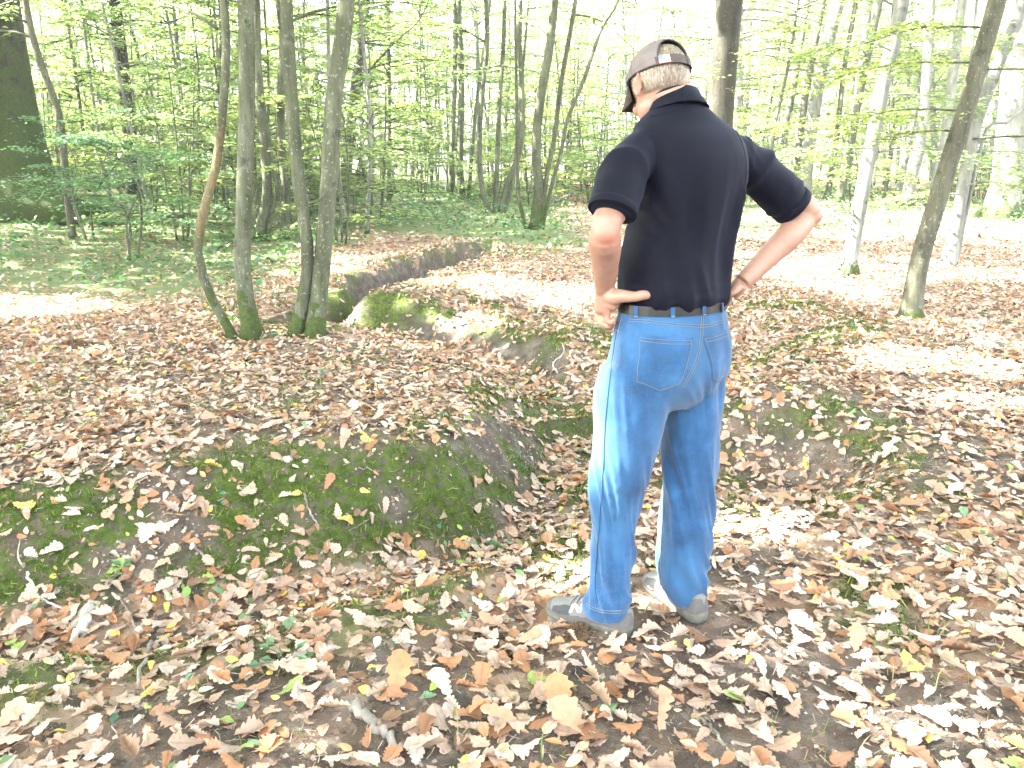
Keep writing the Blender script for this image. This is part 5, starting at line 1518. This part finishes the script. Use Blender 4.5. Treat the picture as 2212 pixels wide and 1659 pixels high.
# fallen branches in the far clearing
for pts, r, lab in [([(650, 395), (740, 402), (830, 418)], .05, 'long fallen branch lying behind the ivy-clad leaning trunk'),
                    ([(760, 425), (850, 398), (930, 405), (968, 428)], .04, 'arched dead branch at the edge of the clearing, left of the stem pair'),
                    ([(870, 430), (920, 412), (960, 400)], .03, 'short dead branch propped among the fallen ones left of the stem pair'),
                    ([(700, 470), (800, 452), (930, 448), (1045, 438)], .035, 'thin straight pole lying across the green strip of the clearing'),
                    ([(1200, 445), (1250, 425), (1290, 415)], .04, 'dead branch lying right of the forked mossy trunk')]:
    stick(pts, r, lab, WOOD_GREY, 'fallen_branch', cat='branch', lift=.10)
# stones
def stone(px, py, r, label, seed, group=None):
    gg = np.random.default_rng(seed)
    V, F = blob((0, 0, 0), np.eye(3), (r * gg.uniform(.9, 1.3), r * gg.uniform(.8, 1.1), r * gg.uniform(.5, .7)), 14, 9)
    V = V * (1 + .22 * (np.array([vnoise(v[0] / r + seed, v[1] / r + v[2] / r * .7, seed) for v in V]) - .5))[:, None]
    p = G(px, py); me = bpy.data.meshes.new('stone'); me.from_pydata(V.tolist(), [], [tuple(int(q) for q in f) for f in F]); me.polygons.foreach_set('use_smooth', [True] * len(me.polygons))
    o = link('stone', me, M_STONE); o.location = p + np.array([0, 0, r * .25]); tag(o, label, 'stone', group)
M_STONE = simple_mat('pale_stone', (.36, .35, .32), .9, 30, .3, 90, .5, .004)
stone(622, 995, .030, 'largest pale round stone at the top of the mossy slope left of centre', 1)
for k, (px, py) in enumerate([(660, 998), (565, 1085), (430, 1065), (705, 1012), (590, 1010), (345, 1130), (830, 1300), (520, 1380)]):
    stone(px, py, .013 if k else .016, 'small pale pebble on the mossy trench slope left of the man', 10 + k, 'pebbles of the mossy slope')
# acorns
def acorn(px, py, label, rz, mat, group=None):
    root_mesh = None
    V, F = blob((0, 0, 0), np.eye(3), (.0085, .0085, .0135), 14, 12)
    V[:, 2] *= np.where(V[:, 2] > 0, 1.12, .95)
    Rm = np.array(Matrix.Rotation(R(84), 3, 'X')); V = V @ Rm.T
    p = G(px, py); root = empty('acorn', p + np.array([0, 0, .014]), rz); tag(root, label, 'acorn', group)
    me = bpy.data.meshes.new('nut'); me.from_pydata(V.tolist(), [], [tuple(int(q) for q in f) for f in F]); me.polygons.foreach_set('use_smooth', [True] * len(me.polygons))
    link('nut', me, mat, root)
M_ACORN = simple_mat('acorn_brown', (.10, .040, .022), .3, 60, .3, spec=.5)
M_ACORN_OR = simple_mat('acorn_orange', (.32, .10, .03), .35, 60, .3, spec=.5)
acorn(1378, 1388, 'dark acorn lying just behind the heel of the man\'s left shoe', .4, M_ACORN)
acorn(1368, 1612, 'brown acorn lying on soil near the bottom edge, below the man\'s left shoe', 1.2, M_ACORN)
acorn(1288, 1545, 'small orange acorn in front of the big tan leaves below the man\'s left shoe', .2, M_ACORN_OR)
acorn(1414, 1562, 'acorn cradled in a curled leaf at bottom centre right', 2.2, M_ACORN)
acorn(1300, 1552, 'brown acorn next to the small orange one', 1.9, M_ACORN)
acorn(1800, 1462, 'dark acorn on the bare soil at lower right', .9, M_ACORN)
acorn(945, 1480, 'reddish acorn in the leaves at bottom, left of the big tan leaf', .7, M_ACORN)
# large single leaves that stand out in the foreground
def big_leaf(px, py, size, rz, tiltx, tilty, colr, label, v=0, lift=.03):
    V0, F0 = (oak_vars + ell_vars)[v]
    me = mesh_np('oak_leaf', V0 * size, [F0], np.tile([*colr, 1.0], (len(V0), 1)))
    o = link('oak_leaf', me, MAT_DRY); p = G(px, py)
    o.location = p + np.array([0, 0, lift + size * .25 * (abs(math.sin(tiltx)) + abs(math.sin(tilty)) * .5)]); o.rotation_euler = (tiltx, tilty, rz)
    tag(o, label, 'leaf')
TAN, ORG, PALE, YEL, GRN = (.36, .215, .13), (.36, .165, .075), (.46, .38, .30), (.46, .38, .09), (.16, .27, .07)
big_leaf(1235, 1590, .155, .9, .35, .1, TAN, 'biggest tan oak leaf, wavy-edged, at bottom centre below the man', 1)
big_leaf(1205, 1540, .125, .25, .7, .1, ORG, 'upright orange-brown oak leaf standing above the biggest tan leaf', 1)
big_leaf(1085, 1575, .12, 1.3, .45, -.2, TAN, 'broad tan leaf left of the biggest tan leaf at bottom', 5)
big_leaf(1150, 1390, .115, -.9, .2, .3, TAN, 'tan oak leaf in front of the toe of the man\'s left shoe', 2)
big_leaf(1065, 1368, .11, 1.4, .45, .1, TAN, 'rounded tan leaf standing on the mossy bank left of the man\'s shoe', 0)
big_leaf(1372, 1495, .125, 1.5, .3, .15, TAN, 'long tan oak leaf lying crosswise below the man\'s shoes', 1)
big_leaf(1740, 1370, .13, .6, .2, -.1, PALE, 'pale cream oak leaf on the soil right of the man\'s shoes', 0)
big_leaf(860, 1495, .14, .1, .8, .25, ORG, 'curled orange-brown leaf standing upright on the near bank', 3)
big_leaf(955, 1500, .115, .5, .2, .2, PALE, 'pale greyish oak leaf right of the upright orange leaf on the near bank', 0)
big_leaf(405, 1298, .075, .3, .5, .2, GRN, 'pale green oval leaf at the foot of the mossy slope', 8)
big_leaf(318, 1170, .14, .2, .25, .1, PALE, 'large pale oak leaf lying on the left part of the mossy slope', 0)
big_leaf(205, 1150, .10, -.6, .2, .2, PALE, 'pale holed oak leaf on moss near the left edge', 2)
big_leaf(528, 1148, .10, 1.5, .5, .0, ORG, 'orange-brown leaf alone on green moss in the middle of the slope', 1)
big_leaf(763, 895, .12, .1, .5, .2, PALE, 'beige leaf standing tall on the plateau above the trench', 0)
big_leaf(2068, 1212, .09, 1.2, .2, .2, YEL, 'yellow leaf on the bank at right', 8)
big_leaf(1585, 1530, .085, 1.3, .3, .1, GRN, 'yellow-green leaf lying below the man\'s right shoe', 8)
big_leaf(1850, 1400, .13, -.4, .3, .3, TAN, 'tan oak leaf lying at lower right of the bank', 2)
big_leaf(1420, 1570, .12, .2, .7, .5, TAN, 'curled tan leaf folded round an acorn at bottom centre right', 6)
big_leaf(1140, 1150, .10, 2.3, .3, .2, PALE, 'whitish fan-like oak leaf on the trench floor left of the jeans', 0)
# a tuft of moss by the shoe
def tuft(px, py, r, label, seed, mat, n=420):
    gg = np.random.default_rng(seed); p = G(px, py); q = np.sqrt(gg.uniform(0, 1, n)); a = gg.uniform(0, 6.283, n)
    c = np.stack([q * np.cos(a) * r, q * np.sin(a) * r, r * .7 * np.sqrt(1 - q ** 2 * .95)], 1); d = c / r + gg.normal(0, .4, (n, 3)); d /= np.linalg.norm(d, axis=1)[:, None]
    s_ = np.cross(d, gg.normal(0, 1, (n, 3))); s_ /= np.linalg.norm(s_, axis=1)[:, None]; h = gg.uniform(.25, .5, n)[:, None] * r
    V = np.stack([c - s_ * r * .06, c + s_ * r * .06, c + d * h], 1).reshape(-1, 3); Vb_, Fb_ = blob((0, 0, 0), np.eye(3), (r, r, r * .7), 14, 10)
    gm = Geo(); gm.add(V, np.arange(n * 3).reshape(-1, 3)); gm.add(Vb_, [np.array([f for f in Fb_ if len(f) == 4]), np.array([f for f in Fb_ if len(f) == 3])])
    o = link('moss_tuft', gm.mesh('moss_tuft', smooth=False), mat); o.location = p; tag(o, label, 'moss')
M_TUFT = simple_mat('moss_cushion', (.05, .075, .014), .95, 40, .5); M_TUFT_BR = simple_mat('dry_moss_cushion', (.13, .085, .05), .95, 40, .4)
tuft(1250, 1372, .042, 'brownish moss cushion under the middle of the man\'s left shoe', 2, M_TUFT_BR)
tuft(160, 752, .09, 'blurry moss-brown tussock on the leaf plateau at left', 3, M_TUFT_BR)
# ivy seedlings and small plants
def seedling(px, py, n, size, label, seed, mat, spread=.06):
    gg = np.random.default_rng(seed); p = G(px, py); gm = Geo(); root = empty('seedling', p); tag(root, label, 'plant'); st = Geo(); cs = []
    for k in range(n):
        a = gg.uniform(0, 6.283); r = gg.uniform(.2, 1) * spread; e = np.array([r * math.cos(a), r * math.sin(a), gg.uniform(.02, .06)]); cs.append(e)
        st.add(*tube(resample(np.array([[0, 0, -.01], e * [.4, .4, .9], e]), 6), .0016, 5))
    cs = np.array(cs); gm.add(*leaf_quads(cs, cs * [1, 1, .2], gg.normal(0, .3, (n, 3)) + [0, -.3, 1], size * gg.uniform(.8, 1.2, n), gg))
    link('leaves', gm.mesh('leaves', smooth=False), mat, root); link('stem', st.mesh('stem'), mat, root)
seedling(240, 1262, 6, .05, 'bright green seedling on dark soil above the bleached wood', 1, LEAF_YEL, .04)
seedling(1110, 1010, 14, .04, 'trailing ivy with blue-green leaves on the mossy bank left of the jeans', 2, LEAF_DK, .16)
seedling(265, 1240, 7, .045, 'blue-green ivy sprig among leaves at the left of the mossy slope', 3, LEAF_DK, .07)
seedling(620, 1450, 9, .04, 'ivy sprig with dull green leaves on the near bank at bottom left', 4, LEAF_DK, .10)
seedling(600, 730, 12, .06, 'ivy sprig growing at the foot of the four-trunk clump', 5, LEAF_DK, .22)
# ================================================================== a thin haze volume added to pale the distant wood
hz = bpy.data.meshes.new('haze')
bm = bmesh.new(); bmesh.ops.create_cube(bm, size=1); bm.to_mesh(hz); bm.free()
haze = bpy.data.objects.new('haze', hz); COL.objects.link(haze)
haze.location = (0, 140, 18); haze.scale = (404, 366, 44)
tag(haze, kind='stuff')
m, t, b, out = new_mat('haze_air')
t.nodes.remove(b)
pv = t.nodes.new('ShaderNodeVolumePrincipled')
pv.inputs['Color'].default_value = (.97, .98, 1, 1); pv.inputs['Density'].default_value = .0011; pv.inputs['Anisotropy'].default_value = .3
t.links.new(pv.outputs[0], out.inputs['Volume'])
hz.materials.append(m)
